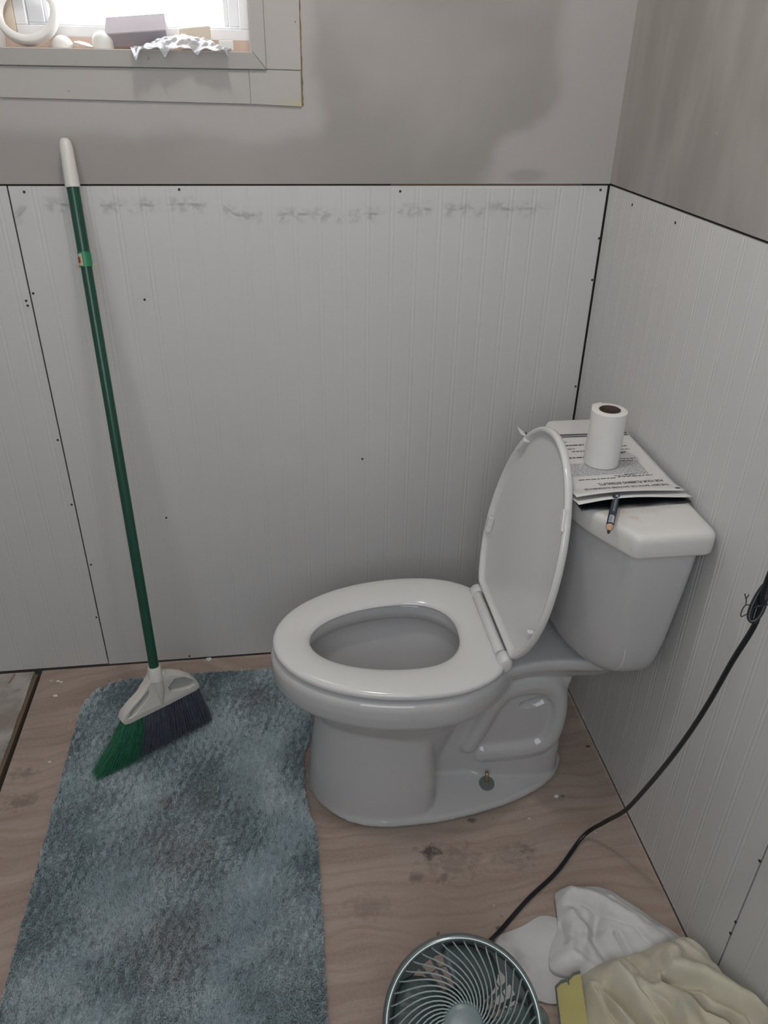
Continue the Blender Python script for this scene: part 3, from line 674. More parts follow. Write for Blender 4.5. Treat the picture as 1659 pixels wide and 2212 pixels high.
RX, RY, RZ0 = -.118, -.438, ZT+.0085
roll = empty('toilet_roll', (RX, RY, RZ0), 'narrow white paper roll with a brown core standing on the printed papers', 'paper roll')
r0, h0, rc = .0325, .108, .0195
pr = [(rc, .0), (r0-.001, .0), (r0, .001), (r0, h0-.0015), (r0-.0018, h0), (rc+.001, h0+.0002), (rc, h0-.001)]
tilt = Matrix.Rotation(math.radians(2.0), 3, 'Y')
def roll_mesh(prof, n=48, wob=.0):
    V = []; F = []
    for r, z in prof:
        for k in range(n):
            a = 2*PI*k/n; rr_ = r*(1+wob*math.sin(3*a+z*20)); V.append((RX+rr_*math.cos(a), RY+rr_*math.sin(a), RZ0+z))
    for q in range(len(prof)-1):
        for k in range(n): j = (k+1) % n; F.append((q*n+k, q*n+j, (q+1)*n+j, (q+1)*n+k))
    return V, F
o = mk('paper_winding', *roll_mesh(pr, wob=.008), M['tissue'], roll, smooth=True); smooth_by_angle(o, 40)
o = mk('core_tube', *roll_mesh([(rc-.0002, .0006), (rc-.0002, h0+.0006), (rc-.0014, h0+.0006), (rc-.0014, .0006)]), M['cardboard'], roll); smooth_by_angle(o, 40)
# loose end flap of the outer turn
V, F = [], []
for k in range(9):
    a = math.radians(95+k*5); r = r0+.0004+.0022*(k/8)**2
    V += [(RX+r*math.cos(a), RY+r*math.sin(a), RZ0+.001), (RX+r*math.cos(a), RY+r*math.sin(a), RZ0+h0+.001)]
o = mk('loose_end', V, [(2*i, 2*i+2, 2*i+3, 2*i+1) for i in range(8)], M['tissue'], roll, smooth=True)
so = o.modifiers.new('s', 'SOLIDIFY'); so.thickness = .0006

# pencil
PR = .0066
pa, pb = Vector((-.148, -.585, ZT+PR+.008)), Vector((-.200, -.684, ZT+PR-.001)); pd = (pb-pa).normalized()
pencil = empty('pencil', tuple((pa+pb)/2), 'short navy pencil with white print lying on the tank lid, its tip over the edge', 'pencil')
pq = pd.cross(Vector((0, 0, 1))).normalized(); pu = pq.cross(pd)
Lp = (pb-pa).length
def pr_ring(d, r, n=24): return [tuple(pa+pd*d+pq*(r*math.cos(2*PI*k/n))+pu*(r*math.sin(2*PI*k/n))) for k in range(n)]
o = mk('barrel', *loft([pr_ring(-.006, PR*.80), pr_ring(-.0045, PR*.97), pr_ring(.0, PR), pr_ring(Lp-.021, PR)]), M['pencil'], pencil); fix(o); smooth_by_angle(o, 40)
o = mk('sharpened_wood', *loft([pr_ring(Lp-.021, PR*.99), pr_ring(Lp-.018, PR*.9), pr_ring(Lp-.008, PR*.42)]), M['wood'], pencil); fix(o); smooth_by_angle(o, 40)
o = mk('lead', *loft([pr_ring(Lp-.008, PR*.42), pr_ring(Lp-.0045, PR*.36), pr_ring(Lp-.001, PR*.15)]), M['lead'], pencil); fix(o); smooth_by_angle(o, 40)
def pen_patch(d0, d1, a0, a1, n=8, r=PR+.00015):
    V, F = [], []
    for i in range(n+1):
        a = a0+(a1-a0)*i/n
        for d in (d0, d1): V.append(tuple(pa+pd*d+pq*(r*math.sin(a))+pu*(r*math.cos(a))))
    return V, [(2*i, 2*i+2, 2*i+3, 2*i+1) for i in range(n)]
# camera sees it from above/front: angles about the up vector
A0 = math.radians(0)
lab = pen_patch(Lp-.047, Lp-.0255, A0-.75, A0+.6)
mk('printed_box', *lab, M['print_white'], pencil)
inner = []
for k in range(5): inner.append(pen_patch(Lp-.0435+k*.0034, Lp-.0420+k*.0034, A0-.15, A0+.45, 4, PR+.00025))
mk('printed_lines', *join(inner), M['ink'], pencil)['kind'] = 'stuff'
V, F = text_mesh('CARPENTER', 1.0, .01); xs = [v[0] for v in V]
V2 = []
for x, y, z in V:
    d = .012+(x-min(xs))/(max(xs)-min(xs))*.042; a = A0-.35+y*.62; rr_ = PR+.0002
    V2.append(tuple(pa+pd*d+pq*(rr_*math.sin(a))+pu*(rr_*math.cos(a))))
mk('printed_text', V2, F, M['print_white'], pencil)
mk('printed_emblem', *pen_patch(.001, .006, A0-.5, A0+.1, 4), M['print_white'], pencil)

# ================================================================== BATH MAT
rug = empty('bath_mat', (-.97, -.6, 0), 'dirty teal shag bath mat with rounded corners beside the toilet', 'bath mat')
RXm, RXM, RYM, RYm = -1.262, -.684, -.072, -1.42
oc = round_poly([(RXm, RYM), (RXM, RYM+.002), (RXM, -.33), (RXM-.024, -.375), (RXM-.026, -.525), (RXM-.004, -.61), (RXM-.012, RYm), (RXm+.012, RYm)], [.135, .08, .03, .04, .04, .05, .08, .08], 10)
def inpoly(x, y, poly):
    c = np.zeros(x.shape, bool); n = len(poly)
    for i in range(n):
        x1, y1 = poly[i]; x2, y2 = poly[(i+1) % n]
        if y1 == y2: continue
        cond = ((y1 > y) != (y2 > y)) & (x < (x2-x1)*(y-y1)/(y2-y1)+x1); c ^= cond
    return c
cxr, cyr = -.97, -.73
def rins(d, z): return [(cxr+(x-cxr)*(1-d/.28), cyr+(y-cyr)*(1-d/.65), z) for x, y in oc]
fix(mk('backing', *loft([rins(.006, .0006), rins(.0, .002), rins(.0, .006), rins(.008, .009)]), M['rug'], rug))
NT = 260000
tx_ = rng.uniform(RXm, RXM, NT*2); ty_ = rng.uniform(RYm, RYM, NT*2)
w_ = rng.random(NT*2) < np.clip(1.15-np.abs(ty_+.5)*.0-np.clip((-ty_-1.05)*6, 0, .9), .05, 1)
k_ = inpoly(tx_, ty_, oc) & w_; tx_, ty_ = tx_[k_][:NT], ty_[k_][:NT]; N_ = len(tx_)
# smooth direction field so the tufts lie in clumps
def field(x, y, seed, fr):
    r = np.random.default_rng(seed); v = np.zeros_like(x)
    for _ in range(10):
        a = r.uniform(0, 2*PI); f = fr*r.uniform(.5, 1.8); v += np.sin((x*np.cos(a)+y*np.sin(a))*f+r.uniform(0, 6.28))
    return v/3.2
ang = field(tx_, ty_, 3, 30)*1.1+field(tx_, ty_, 4, 260)*.9+rng.uniform(-1.3, 1.3, N_)
ln = .0082*(1+.14*field(tx_, ty_, 5, 60))*rng.uniform(.7, 1.25, N_); lean = .62+.12*field(tx_, ty_, 6, 80)+rng.uniform(-.25, .25, N_)
base_z = .0085+.0014*field(tx_, ty_, 8, 26)
wd = .0008*rng.uniform(.7, 1.3, N_); wa = ang+PI/2+rng.uniform(-.6, .6, N_)
ux, uy = np.cos(ang), np.sin(ang); wx, wy = np.cos(wa)*wd, np.sin(wa)*wd
mid = ln*.55; mx = tx_+ux*mid*np.sin(lean)*.7; my = ty_+uy*mid*np.sin(lean)*.7; mz = base_z+mid*np.cos(lean*.6)
ex = tx_+ux*ln*np.sin(lean); ey = ty_+uy*ln*np.sin(lean); ez = base_z+ln*np.cos(lean)
VV = np.zeros((N_, 5, 3))
VV[:, 0] = np.stack([tx_-wx, ty_-wy, base_z-.003], 1); VV[:, 1] = np.stack([tx_+wx, ty_+wy, base_z-.003], 1)
VV[:, 2] = np.stack([mx+wx*.9, my+wy*.9, mz], 1); VV[:, 3] = np.stack([mx-wx*.9, my-wy*.9, mz], 1); VV[:, 4] = np.stack([ex, ey, ez], 1)
VV -= np.array([-.97, -.6, 0])
me = bpy.data.meshes.new('pile'); me.vertices.add(N_*5); me.vertices.foreach_set('co', VV.reshape(-1))
idx = np.arange(N_)[:, None]*5; loops = np.concatenate([idx+np.array([[0, 1, 2, 3]]), idx+np.array([[3, 2, 4]])], 1).reshape(-1)
me.loops.add(len(loops)); me.loops.foreach_set('vertex_index', loops.astype(np.int32))
me.polygons.add(N_*2); st = (np.arange(N_)[:, None]*7+np.array([[0, 4]])).reshape(-1); me.polygons.foreach_set('loop_start', st.astype(np.int32))
try: me.polygons.foreach_set('loop_total', np.tile([4, 3], N_).astype(np.int32))
except Exception: pass
me.update(); me.validate(); me.materials.append(M['pile'])
pile = bpy.data.objects.new('pile', me); COL.objects.link(pile); pile.parent = rug; pile['kind'] = 'stuff'

# ================================================================== BROOM
BS = Vector((-1.030, -.314, .240)); BT = Vector((-1.093, -.018, 1.302)); bdir = (BT-BS).normalized(); BL = (BT-BS).length
broom = empty('broom', (-1.06, -.33, .02), 'green handled broom leaning on the wall with green and grey bristles', 'broom')
def handle_pt(t): return BS+bdir*(t*BL)
def rod(t0, t1, r0_, r1_, n=20, cap=0):
    return tube([tuple(handle_pt(t0+(t1-t0)*i/6)) for i in range(7)], [r0_+(r1_-r0_)*i/6 for i in range(7)], n)
ft = .925
hd = mk('handle', *rod(-.012, .793, .0108, .0108), M['green_metal'], broom); smooth_by_angle(hd, 40)
o = mk('handle', *rod(.790, ft, .0118, .0118), M['green_metal'], broom); smooth_by_angle(o, 40)
rings = [(ft-.004, .0138), (ft, .0140), (.965, .0128), (.985, .0122), (.994, .0105), (.999, .007), (1.0, .002)]
P_, T_, N_f = frames([tuple(handle_pt(t)) for t, r in rings]); R_ = []
for i, (t, r) in enumerate(rings):
    B = T_[i].cross(N_f[i]); R_.append([tuple(P_[i]+N_f[i]*r*math.cos(2*PI*k/20)+B*r*math.sin(2*PI*k/20)) for k in range(20)])
grip = mk('grip', *loft(R_), M['ivory'], broom); smooth_by_angle(grip, 50)
V, F = [], []
for k in range(12):   # hang hole facing the camera: flat disc on the grip, shade in its colour
    a = 2*PI*k/12; c = handle_pt(.977)+Vector((0, -.0124, 0)); V.append(tuple(c+Vector((.0035*math.cos(a), .0006, 0))+bdir*(.007*math.sin(a))))
mk('hang_hole_disc', V, [tuple(range(12))], M['stud'], grip)
# torn label round the joint
def cuff(t0, t1, r, a0, a1, n=14):
    V, F = [], []
    side = bdir.cross(Vector((0, 1, 0))).normalized(); fwd = side.cross(bdir)
    for i in range(n+1):
        a = a0+(a1-a0)*i/n
        for t in (t0, t1): V.append(tuple(handle_pt(t)+side*(r*math.sin(a))-fwd*(r*math.cos(a))))
    return V, [(2*i, 2*i+2, 2*i+3, 2*i+1) for i in range(n)]
lt0, lt1 = .790, .815
lab = mk('torn_label', *cuff(lt0, lt1, .0126, -PI, PI, 28), M['label_green'], broom)
sd = bdir.cross(Vector((0, 1, 0))).normalized(); fw = sd.cross(bdir); sgn = 1 if sd.x > 0 else -1
if fw.y < 0: fw = -fw
def cuff2(t0, t1, r, a0, a1, n=10):
    V, F = [], []
    for i in range(n+1):
        a = a0+(a1-a0)*i/n
        for t in (t0, t1): V.append(tuple(handle_pt(t)+sd*(sgn*r*math.sin(a))-fw*(r*math.cos(a))))
    return V, [(2*i, 2*i+2, 2*i+3, 2*i+1) for i in range(n)]
mk('label_print', *cuff2(.792, .812, .0129, -1.3, -.15), M['label_cream'], lab)
mk('label_spot', *cuff2(.797, .807, .0131, -1.05, -.5, 6), M['label_red'], lab)
for s_ in (-1, 1):   # torn paper tabs
    c = handle_pt(.792)+sd*(sgn*s_*.0125); q = sd*(sgn*s_)
    V = [tuple(c+bdir*.001-fw*.003), tuple(c+q*.006+bdir*.004-fw*.002), tuple(c+q*.0085-bdir*.002), tuple(c-bdir*.004-fw*.001)]; V += [tuple(Vector(v)+fw*.0006) for v in V]
    mk('label_tab', V, [(0, 1, 2, 3), (7, 6, 5, 4), (0, 4, 5, 1), (1, 5, 6, 2), (2, 6, 7, 3), (3, 7, 4, 0)], M['label_cream'], lab)
# head: flat fan shaped cap in the plane (w, z)
bw = Vector((.863, .505, 0)).normalized(); bn = Vector((.505, -.863, 0)).normalized()
def bp(w, z, d=0): return tuple(Vector((BS.x, BS.y, 0))+bw*w+Vector((0, 0, z))+bn*d)
outline = [(-.014, .236), (-.018, .228), (-.045, .197), (-.070, .180), (-.088, .165), (-.0955, .150), (-.090, .1385), (-.080, .1355), (-.040, .137), (.014, .139), (.060, .142), (.086, .1435), (.0945, .150), (.0925, .163), (.080, .184), (.060, .204), (.038, .219), (.020, .228), (.016, .236)]
hole1 = [(-.024, .207), (-.047, .188), (-.071, .169), (-.082, .152), (-.070, .151), (-.047, .168), (-.026, .190)]
hole2 = [(.020, .190), (.037, .205), (.060, .199), (.077, .183), (.085, .164), (.070, .162), (.046, .167), (.024, .174)]
def densify(p, sub=4):
    q = catmull([(a, b, 0) for a, b in p], sub); return [(v[0], v[1]) for v in q]
from mathutils.geometry import tessellate_polygon
def plate(outl, holes, y0, y1, bev=.004):
    loops_ = [outl]+holes; V = []; F = []; flat = []
    for lp_ in loops_: flat += lp_
    tri = tessellate_polygon([[Vector((a, b, 0)) for a, b in lp_] for lp_ in loops_])
    n_ = len(flat)
    for d in (y0, y1): V += [bp(a, b, d) for a, b in flat]
    for t in tri: F.append(tuple(t)); F.append(tuple(n_+i for i in t[::-1]))
    b_ = 0
    for lp_ in loops_:
        m2 = len(lp_)
        for i in range(m2): j = (i+1) % m2; F.append((b_+i, b_+j, n_+b_+j, n_+b_+i))
        b_ += m2
    return V, F
head = empty('broom_head', (0, 0, 0)); head.parent = broom
o = fix(mk('head_cap', *plate(outline, [hole1, hole2], -.013, .013), M['ivory'], broom))
bm = bmesh.new(); bm.from_mesh(o.data); ed = [e for e in bm.edges if len(e.link_faces) == 2 and e.calc_face_angle(0) > 1.2]
bmesh.ops.bevel(bm, geom=ed, offset=.0035, segments=3, profile=.5, affect='EDGES', clamp_overlap=True); bm.to_mesh(o.data); bm.free(); smooth_by_angle(o, 45)
bpy.data.objects.remove(head)
cap = o
# recessed floor behind the cut-outs, coloured darker for shade, and a raised centre rib
mk('head_web', *plate([(-.080, .150), (.084, .152), (.078, .182), (.03, .215), (-.02, .212), (-.06, .178)], [], -.004, .002), plain('head_recess_shade', (0.40, 0.40, 0.38), .4), broom)
tb = tube([bp(0, .150, .010), bp(.001, .19, .0125), bp(.0, .23, .008)], [.004, .009, .012], 16)
o = fix(mk('centre_rib', *tb, M['ivory'], cap)); smooth_by_angle(o, 60)
tb = tube([tuple(BS-bdir*.020), tuple(BS-bdir*.004), tuple(BS+bdir*.008), tuple(BS+bdir*.012)], [.0165, .0160, .0152, .0140], 24)
o = fix(mk('socket', *tb, M['ivory'], cap)); smooth_by_angle(o, 50)
# bristles
def bristles(name, w0, w1, b0, b1, cnt, mat, zb0, zb1):
    V, F = [], []
    for i in range(cnt):
        u = random.random(); d = random.uniform(-.010, .010)
        row = round(u*22)/22 if random.random() < .75 else u     # tufts in rows
        u2 = row+random.uniform(-.016, .016); u2 = min(1, max(0, u2))
        wt = w0+(w1-w0)*u2; wb = b0+(b1-b0)*u2+random.gauss(0, .0035)
        zt = .1405+.003*u2; zb = zb0+(zb1-zb0)*u2+abs(random.gauss(0, .005)); db = d*1.5+random.gauss(0, .004)
        curve = random.uniform(-.002, .004); r = .00055
        pts = []
        for t in (0, .35, .7, 1):
            ww = wt+(wb-wt)*(t**1.15); pts.append(Vector(bp(ww, zt+(zb-zt)*t, d+(db-d)*t+curve*math.sin(PI*t))))
        b_ = len(V)
        for q, p in enumerate(pts):
            rr_ = r*(1 if q < 3 else .6)
            for k in range(3): a = 2*PI*k/3; V.append(tuple(p+bw*(rr_*math.cos(a))+bn*(rr_*math.sin(a))))
        for q in range(3):
            for k in range(3): F.append((b_+q*3+k, b_+q*3+(k+1) % 3, b_+q*3+3+(k+1) % 3, b_+q*3+3+k))
    o = mk(name, V, F, mat, broom, smooth=True); o['kind'] = 'stuff'; return o
bristles('green_bristles', -.090, -.042, -.176, -.075, 1700, M['bristle_green'], .018, .017)
bristles('grey_bristles', -.042, .092, -.074, .112, 3600, M['bristle_grey'], .022, .026)
def fillsheet(w0, w1, b0, b1, mat, nm_):   # inner mass of the bunch, shade between bristles put in its dark colour
    q = [bp(w0, .139, -.008), bp(w1, .139, -.008), bp(b1*.93+w1*.07, .040, -.009), bp(b0*.93+w0*.07, .040, -.009), bp(w0, .139, .008), bp(w1, .139, .008), bp(b1*.93+w1*.07, .040, .009), bp(b0*.93+w0*.07, .040, .009)]
    o = fix(mk(nm_, q, [(0, 1, 2, 3), (7, 6, 5, 4), (0, 4, 5, 1), (1, 5, 6, 2), (2, 6, 7, 3), (3, 7, 4, 0)], mat, broom)); return o
fillsheet(-.087, -.043, -.150, -.070, plain('green_bristle_shade', (.006, .055, .03), .8), 'bristle_core'); fillsheet(-.041, .088, -.066, .100, plain('grey_bristle_shade', (.03, .034, .045), .8), 'bristle_core')

# ================================================================== DESK FAN
FC = Vector((-.489, -1.092, .170))
fan = empty('desk_fan', (FC.x, FC.y, 0), 'small grey-green desk fan with swirl grille tilted up on the floor', 'fan')
fz = Vector((-.10, -.52, .85)).normalized(); fx = Vector((1, 0, 0)); fx = (fx-fz*fx.dot(fz)).normalized(); fy = fz.cross(fx)
def fp(a, r, d): return tuple(FC+fx*(r*math.cos(a))+fy*(r*math.sin(a))+fz*d)
def flathe(prof, n=72): return loft([[fp(2*PI*k/n, r, d) for k in range(n)] for r, d in prof], cap0=False, cap1=False)
o = fix(mk('front_ring', *flathe([(.1115, -.004), (.1125, .002), (.1150, .0055), (.1185, .0055), (.1210, .002), (.1215, -.006), (.1195, -.010), (.1115, -.004)], 96), M['fan_ring'], fan)); smooth_by_angle(o, 60)
o = fix(mk('rear_shell', *flathe([(.1205, -.008), (.1235, -.014), (.1235, -.040), (.118, -.052), (.112, -.055), (.110, -.052), (.1165, -.040), (.1185, -.020), (.1170, -.008)], 96), M['fan_frame'], fan)); smooth_by_angle(o, 60)
# front grille: swirl ribs, one mesh shared by all
def rib_mesh(r_in, r_out, swirl, d_in, d_out, wd_, th, n=9):
    V, F = [], []
    for i in range(n+1):
        t = i/n; r = r_in+(r_out-r_in)*t; a = swirl*(1-t)**1.4; d = d_in+(d_out-d_in)*t**2.5
        c = Vector((r*math.cos(a), r*math.sin(a), d)); dr = Vector((math.cos(a), math.sin(a), 0)); da = Vector((-math.sin(a), math.cos(a), 0))
        tn = (dr*(r_out-r_in)-da*(r*swirl*1.4*(1-t)**.4)).normalized(); sd_ = Vector((-tn.y, tn.x, 0))
        for s, h in ((-1, 0), (1, 0), (1, -1), (-1, -1)): V.append(tuple(c+sd_*(s*wd_/2)+Vector((0, 0, h*th))))
    for i in range(n):
        for k in range(4): j = (k+1) % 4; F.append((i*4+k, i*4+j, i*4+4+j, i*4+4+k))
    F += [(0, 3, 2, 1), (n*4, n*4+1, n*4+2, n*4+3)]
    return V, F
rot_f = Matrix((fx, fy, fz)).transposed().to_3x3()
fan_loc = Vector((FC.x, FC.y, 0))
def ribs(name, cnt, args, mat, dz=0, ph=0.):
    V, F = rib_mesh(*args); me_ = bpy.data.meshes.new(name); me_.from_pydata(V, [], F); me_.update(); me_.materials.append(mat)
    for k in range(cnt):
        o = bpy.data.objects.new(name, me_); COL.objects.link(o); o.parent = fan
        o.location = FC-fan_loc+fz*dz; o.rotation_euler = (rot_f @ Matrix.Rotation(2*PI*k/cnt+ph, 3, 'Z')).to_euler()
ribs('grille_rib', 40, (.030, .1130, -1.2, .016, .0, .0021, .0085, 10), M['fan_rib'])
o = fix(mk('hub_cap', *flathe([(.0001, .0185), (.018, .0180), (.028, .0155), (.033, .011), (.033, .004), (.0001, .004)], 48), plain('fan_cap_plastic', (.19, .235, .24), .3, .05), fan)); smooth_by_angle(o, 50)
V = [tuple(FC+fx*a+fy*b+fz*.0188) for a, b in ((-.010, .008), (-.003, .012), (.004, -.002), (-.003, -.006))]; 
# blades
def blade():
    V, F = [], []; nr, na = 8, 8
    for side in (0, 1):
        for i in range(nr+1):
            r = .024+(.106-.024)*i/nr; span = .62+.30*math.sin(PI*min(1, i/nr*.9)); off = .35*(i/nr)
            if i == nr: span *= .82
            for j in range(na+1):
                s = j/na; a = off+(s-.5)*2*span*.5*1.25; d = -.030+.016*(s-.5)*2*(1-.3*i/nr)
                V.append((r*math.cos(a), r*math.sin(a), d-(.0012 if side else 0)))
    W_ = na+1; O = W_*(nr+1)
    for i in range(nr):
        for j in range(na): a = i*W_+j; F += [(a, a+1, a+W_+1, a+W_), (O+a, O+a+W_, O+a+W_+1, O+a+1)]
    for i in range(nr):
        a = i*W_; F.append((a, a+W_, O+a+W_, O+a)); a = i*W_+na; F.append((a, O+a, O+a+W_, a+W_))
    for j in range(na):
        a = j; F.append((a, O+a, O+a+1, a+1)); a = nr*W_+j; F.append((a, a+1, O+a+1, O+a))
    return V, F
V, F = blade(); me_ = bpy.data.meshes.new('fan_blade'); me_.from_pydata(V, [], F); me_.update(); me_.materials.append(M['fan_frame'])
me_.polygons.foreach_set('use_smooth', [True]*len(me_.polygons))
for k in range(4):
    o = bpy.data.objects.new('fan_blade', me_); COL.objects.link(o); o.parent = fan; o.location = FC-fan_loc
    o.rotation_euler = (rot_f @ Matrix.Rotation(2*PI*k/4+.95, 3, 'Z')).to_euler()
o = fix(mk('blade_hub', *flathe([(.0001, -.012), (.024, -.012), (.027, -.016), (.027, -.045), (.0001, -.045)], 36), M['fan_dark'], fan))
ribs('rear_rib', 26, (.044, .1000, -.12, -.056, -.054, .0062, .004, 4), M['fan_dark'])
o = fix(mk('rear_rim', *flathe([(.0965, -.052), (.113, -.050), (.113, -.056), (.0965, -.058), (.0965, -.052)], 64), M['fan_dark'], fan))
o = fix(mk('rear_hoop', *flathe([(.0780, -.049), (.0800, -.049), (.0800, -.054), (.0780, -.054), (.0780, -.049)], 64), M['fan_dark'], fan))
o = fix(mk('motor_housing', *flathe([(.0001, -.045), (.040, -.046), (.046, -.052), (.046, -.075), (.040, -.088), (.020, -.095), (.0001, -.096)], 36), M['fan_dark'], fan)); smooth_by_angle(o, 50)
# tilt bracket (yoke) and foot
for s_ in (-1, 1):
    piv = FC+fx*(s_*.1235)+fz*-.028
    pts = catmull([tuple(piv), tuple(piv+fx*(s_*.010)+Vector((0, .0, -.03))), (FC.x+s_*.118, FC.y+.02, .055), (FC.x+s_*.075, FC.y+.02, .018)], 6)
    o = mk('stand_arm', *tube(pts, .008, 10, ry=1.5), M['fan_frame'], fan, smooth=True)
o = fix(mk('foot', *lathe([(.0001, .001), (.098, .001), (.102, .004), (.100, .010), (.085, .018), (.0001, .022)], 48, (FC.x, FC.y+.02, 0)), M['fan_frame'], fan)); smooth_by_angle(o, 50)

# ================================================================== POWER CORD
cord = empty('power_cord', (-.30, -.86, 0), 'black power cord rising from behind the fan past the right wall', 'cord')
path = catmull([(-.455, -.985, .085), (-.415, -.92, .05), (-.356, -.862, .008), (-.280, -.802, .006), (-.205, -.752, .007), (-.125, -.684, .016), (-.099, -.707, .086), (-.092, -.756, .183), (-.102, -.815, .317), (-.119, -.875, .450), (-.122, -.909, .551), (-.125, -.936, .643), (-.127, -.959, .742), (-.120, -.971, .822), (-.121, -.968, .886), (-.120, -.985, 1.02)], 8)
mk('cable', *tube(path, .0030, 10, ry=1.45), M['black'], cord, smooth=True)
bc = Vector((-.121, -.967, .838))
loops_ = []
camdir = (Vector(cam.location)-bc).normalized(); side = Vector((0.75, 0.1, 0)); side = (side-camdir*side.dot(camdir)).normalized(); upv = Vector((0, 0, 1)); upv = (upv-camdir*upv.dot(camdir)).normalized()
for k in range(9):
    a_, b_ = .0015+.00085*k, .0185+.0008*k; off = camdir*(((k*5) % 9-4)*.0017)+side*random.uniform(-.001, .001)
    pts = [tuple(bc+off+side*(a_*math.cos(2*PI*i/24)*(1-.35*math.sin(2*PI*i/24)))+upv*(b_*math.sin(2*PI*i/24)+.001*k)) for i in range(25)]
    loops_.append(tube(pts, .0024, 8))
bun = mk('cord_bundle', *join(loops_), M['black'], cord, smooth=True)
tie = catmull([tuple(bc+side*p+upv*q+camdir*.006) for p, q in ((-.004, .001), (-.010, -.004), (-.0175, -.007), (-.019, .001), (-.0165, .008), (-.010, .007), (-.002, .006))], 6)
tie2 = catmull([tuple(bc+side*p+upv*q+camdir*.006) for p, q in ((-.0165, .008), (-.0175, .014), (-.020, .020), (-.0225, .025))], 5)
tie3 = catmull([tuple(bc+side*p+upv*q+camdir*.006) for p, q in ((-.0185, .017), (-.0165, .0225))], 4)
tie4 = [tuple(bc+side*(.0085*math.cos(a))+camdir*(.011*math.sin(a))+upv*(.003+.001*math.sin(2*a))) for a in [2*PI*i/20 for i in range(21)]]
tie5 = catmull([tuple(bc+side*p+upv*q+camdir*.004) for p, q in ((.005, .006), (.011, .0035), (.006, .002))], 4)
mk('twist_tie', *join([tube(tie, .0008, 6), tube(tie2, .0008, 6), tube(tie3, .0007, 6), tube(tie4, .0012, 6), tube(tie5, .0009, 6)]), M['black'], bun, smooth=True)

# ================================================================== CLOTHS
def smoothnoise(seed):
    r = random.Random(seed); W_ = [(r.uniform(0, 2*PI), r.uniform(.6, 1.6), r.uniform(0, 6.28)) for _ in range(7)]
    def f(x, y, fr): return sum(math.sin((x*math.cos(a)+y*math.sin(a))*fr*k+p) for a, k, p in W_)/3.0
    return f
def ridge(x, y, pts, width):
    """distance based ridge along a polyline -> 0..1, sharp crest"""
    best = 9
    for (x1, y1), (x2, y2) in zip(pts[:-1], pts[1:]):
        dx, dy = x2-x1, y2-y1; t = max(0, min(1, ((x-x1)*dx+(y-y1)*dy)/(dx*dx+dy*dy))); d = math.hypot(x-x1-t*dx, y-y1-t*dy); best = min(best, d)
    return math.exp(-(best/width)**2)
def cloth(name, outl, hf, mat, label, cat, rings_=44, nth=180, thick=.004, z0=.002, ctr=None):
    P2 = catmull([(a, b, 0) for a, b in outl+outl[:1]], 8)[:-1]
    c = ctr or (sum(p[0] for p in P2)/len(P2), sum(p[1] for p in P2)/len(P2))
    # resample by index
    n_ = nth; B = []
    for k in range(n_):
        q = k/n_*len(P2); i = int(q); f = q-i; a, b = P2[i % len(P2)], P2[(i+1) % len(P2)]; B.append((a[0]+(b[0]-a[0])*f, a[1]+(b[1]-a[1])*f))
    V, F = [(c[0], c[1], hf(c[0], c[1], 0))], []
    for r in range(1, rings_+1):
        s = r/rings_
        for bxp, byp in B:
            x, y = c[0]+(bxp-c[0])*s, c[1]+(byp-c[1])*s; V.append((x, y, max(z0+thick, hf(x, y, s))))
    for k in range(n_): F.append((0, 1+k, 1+(k+1) % n_))
    for r in range(rings_-1):
        for k in range(n_): a = 1+r*n_+k; b = 1+r*n_+(k+1) % n_; F.append((a, a+n_, b+n_, b))
    last = 1+(rings_-1)*n_; e0 = len(V)
    for k in range(n_): x, y, z = V[last+k]; V.append((x, y, z0))
    for k in range(n_): j = (k+1) % n_; F.append((last+k, e0+k, e0+j, last+j))
    F.append(tuple(e0+k for k in range(n_))[::-1])
    o = fix(mk(name, V, F, mat, None, smooth=True, origin=(c[0], c[1], 0))); tag(o, label, cat); return o
sn1, sn2, sn3 = smoothnoise(1), smoothnoise(2), smoothnoise(3)
flat_outline = [(-.365, -.868), (-.31, -.855), (-.262, -.838), (-.225, -.86), (-.205, -.93), (-.225, -.995), (-.29, -1.000), (-.325, -.990), (-.36, -1.0), (-.40, -.98), (-.385, -.92)]
def hflat(x, y, s): return .005+.0035*sn1(x, y, 35)*(1-s**6)+.002*sn2(x, y, 90)*(1-s**4)
cloth('rag', flat_outline, hflat, M['white_cloth'], 'thin white rag lying flat on the plywood between fan and wall', 'rag', 30, 140, .0025)
up_outline = [(-.232, -.822), (-.225, -.803), (-.190, -.797), (-.150, -.797), (-.118, -.806), (-.090, -.834), (-.045, -.885), (-.014, -.925), (-.03, -.962), (-.075, -.975), (-.15, -.985), (-.225, -.972), (-.280, -.948), (-.268, -.905), (-.246, -.876), (-.238, -.850)]
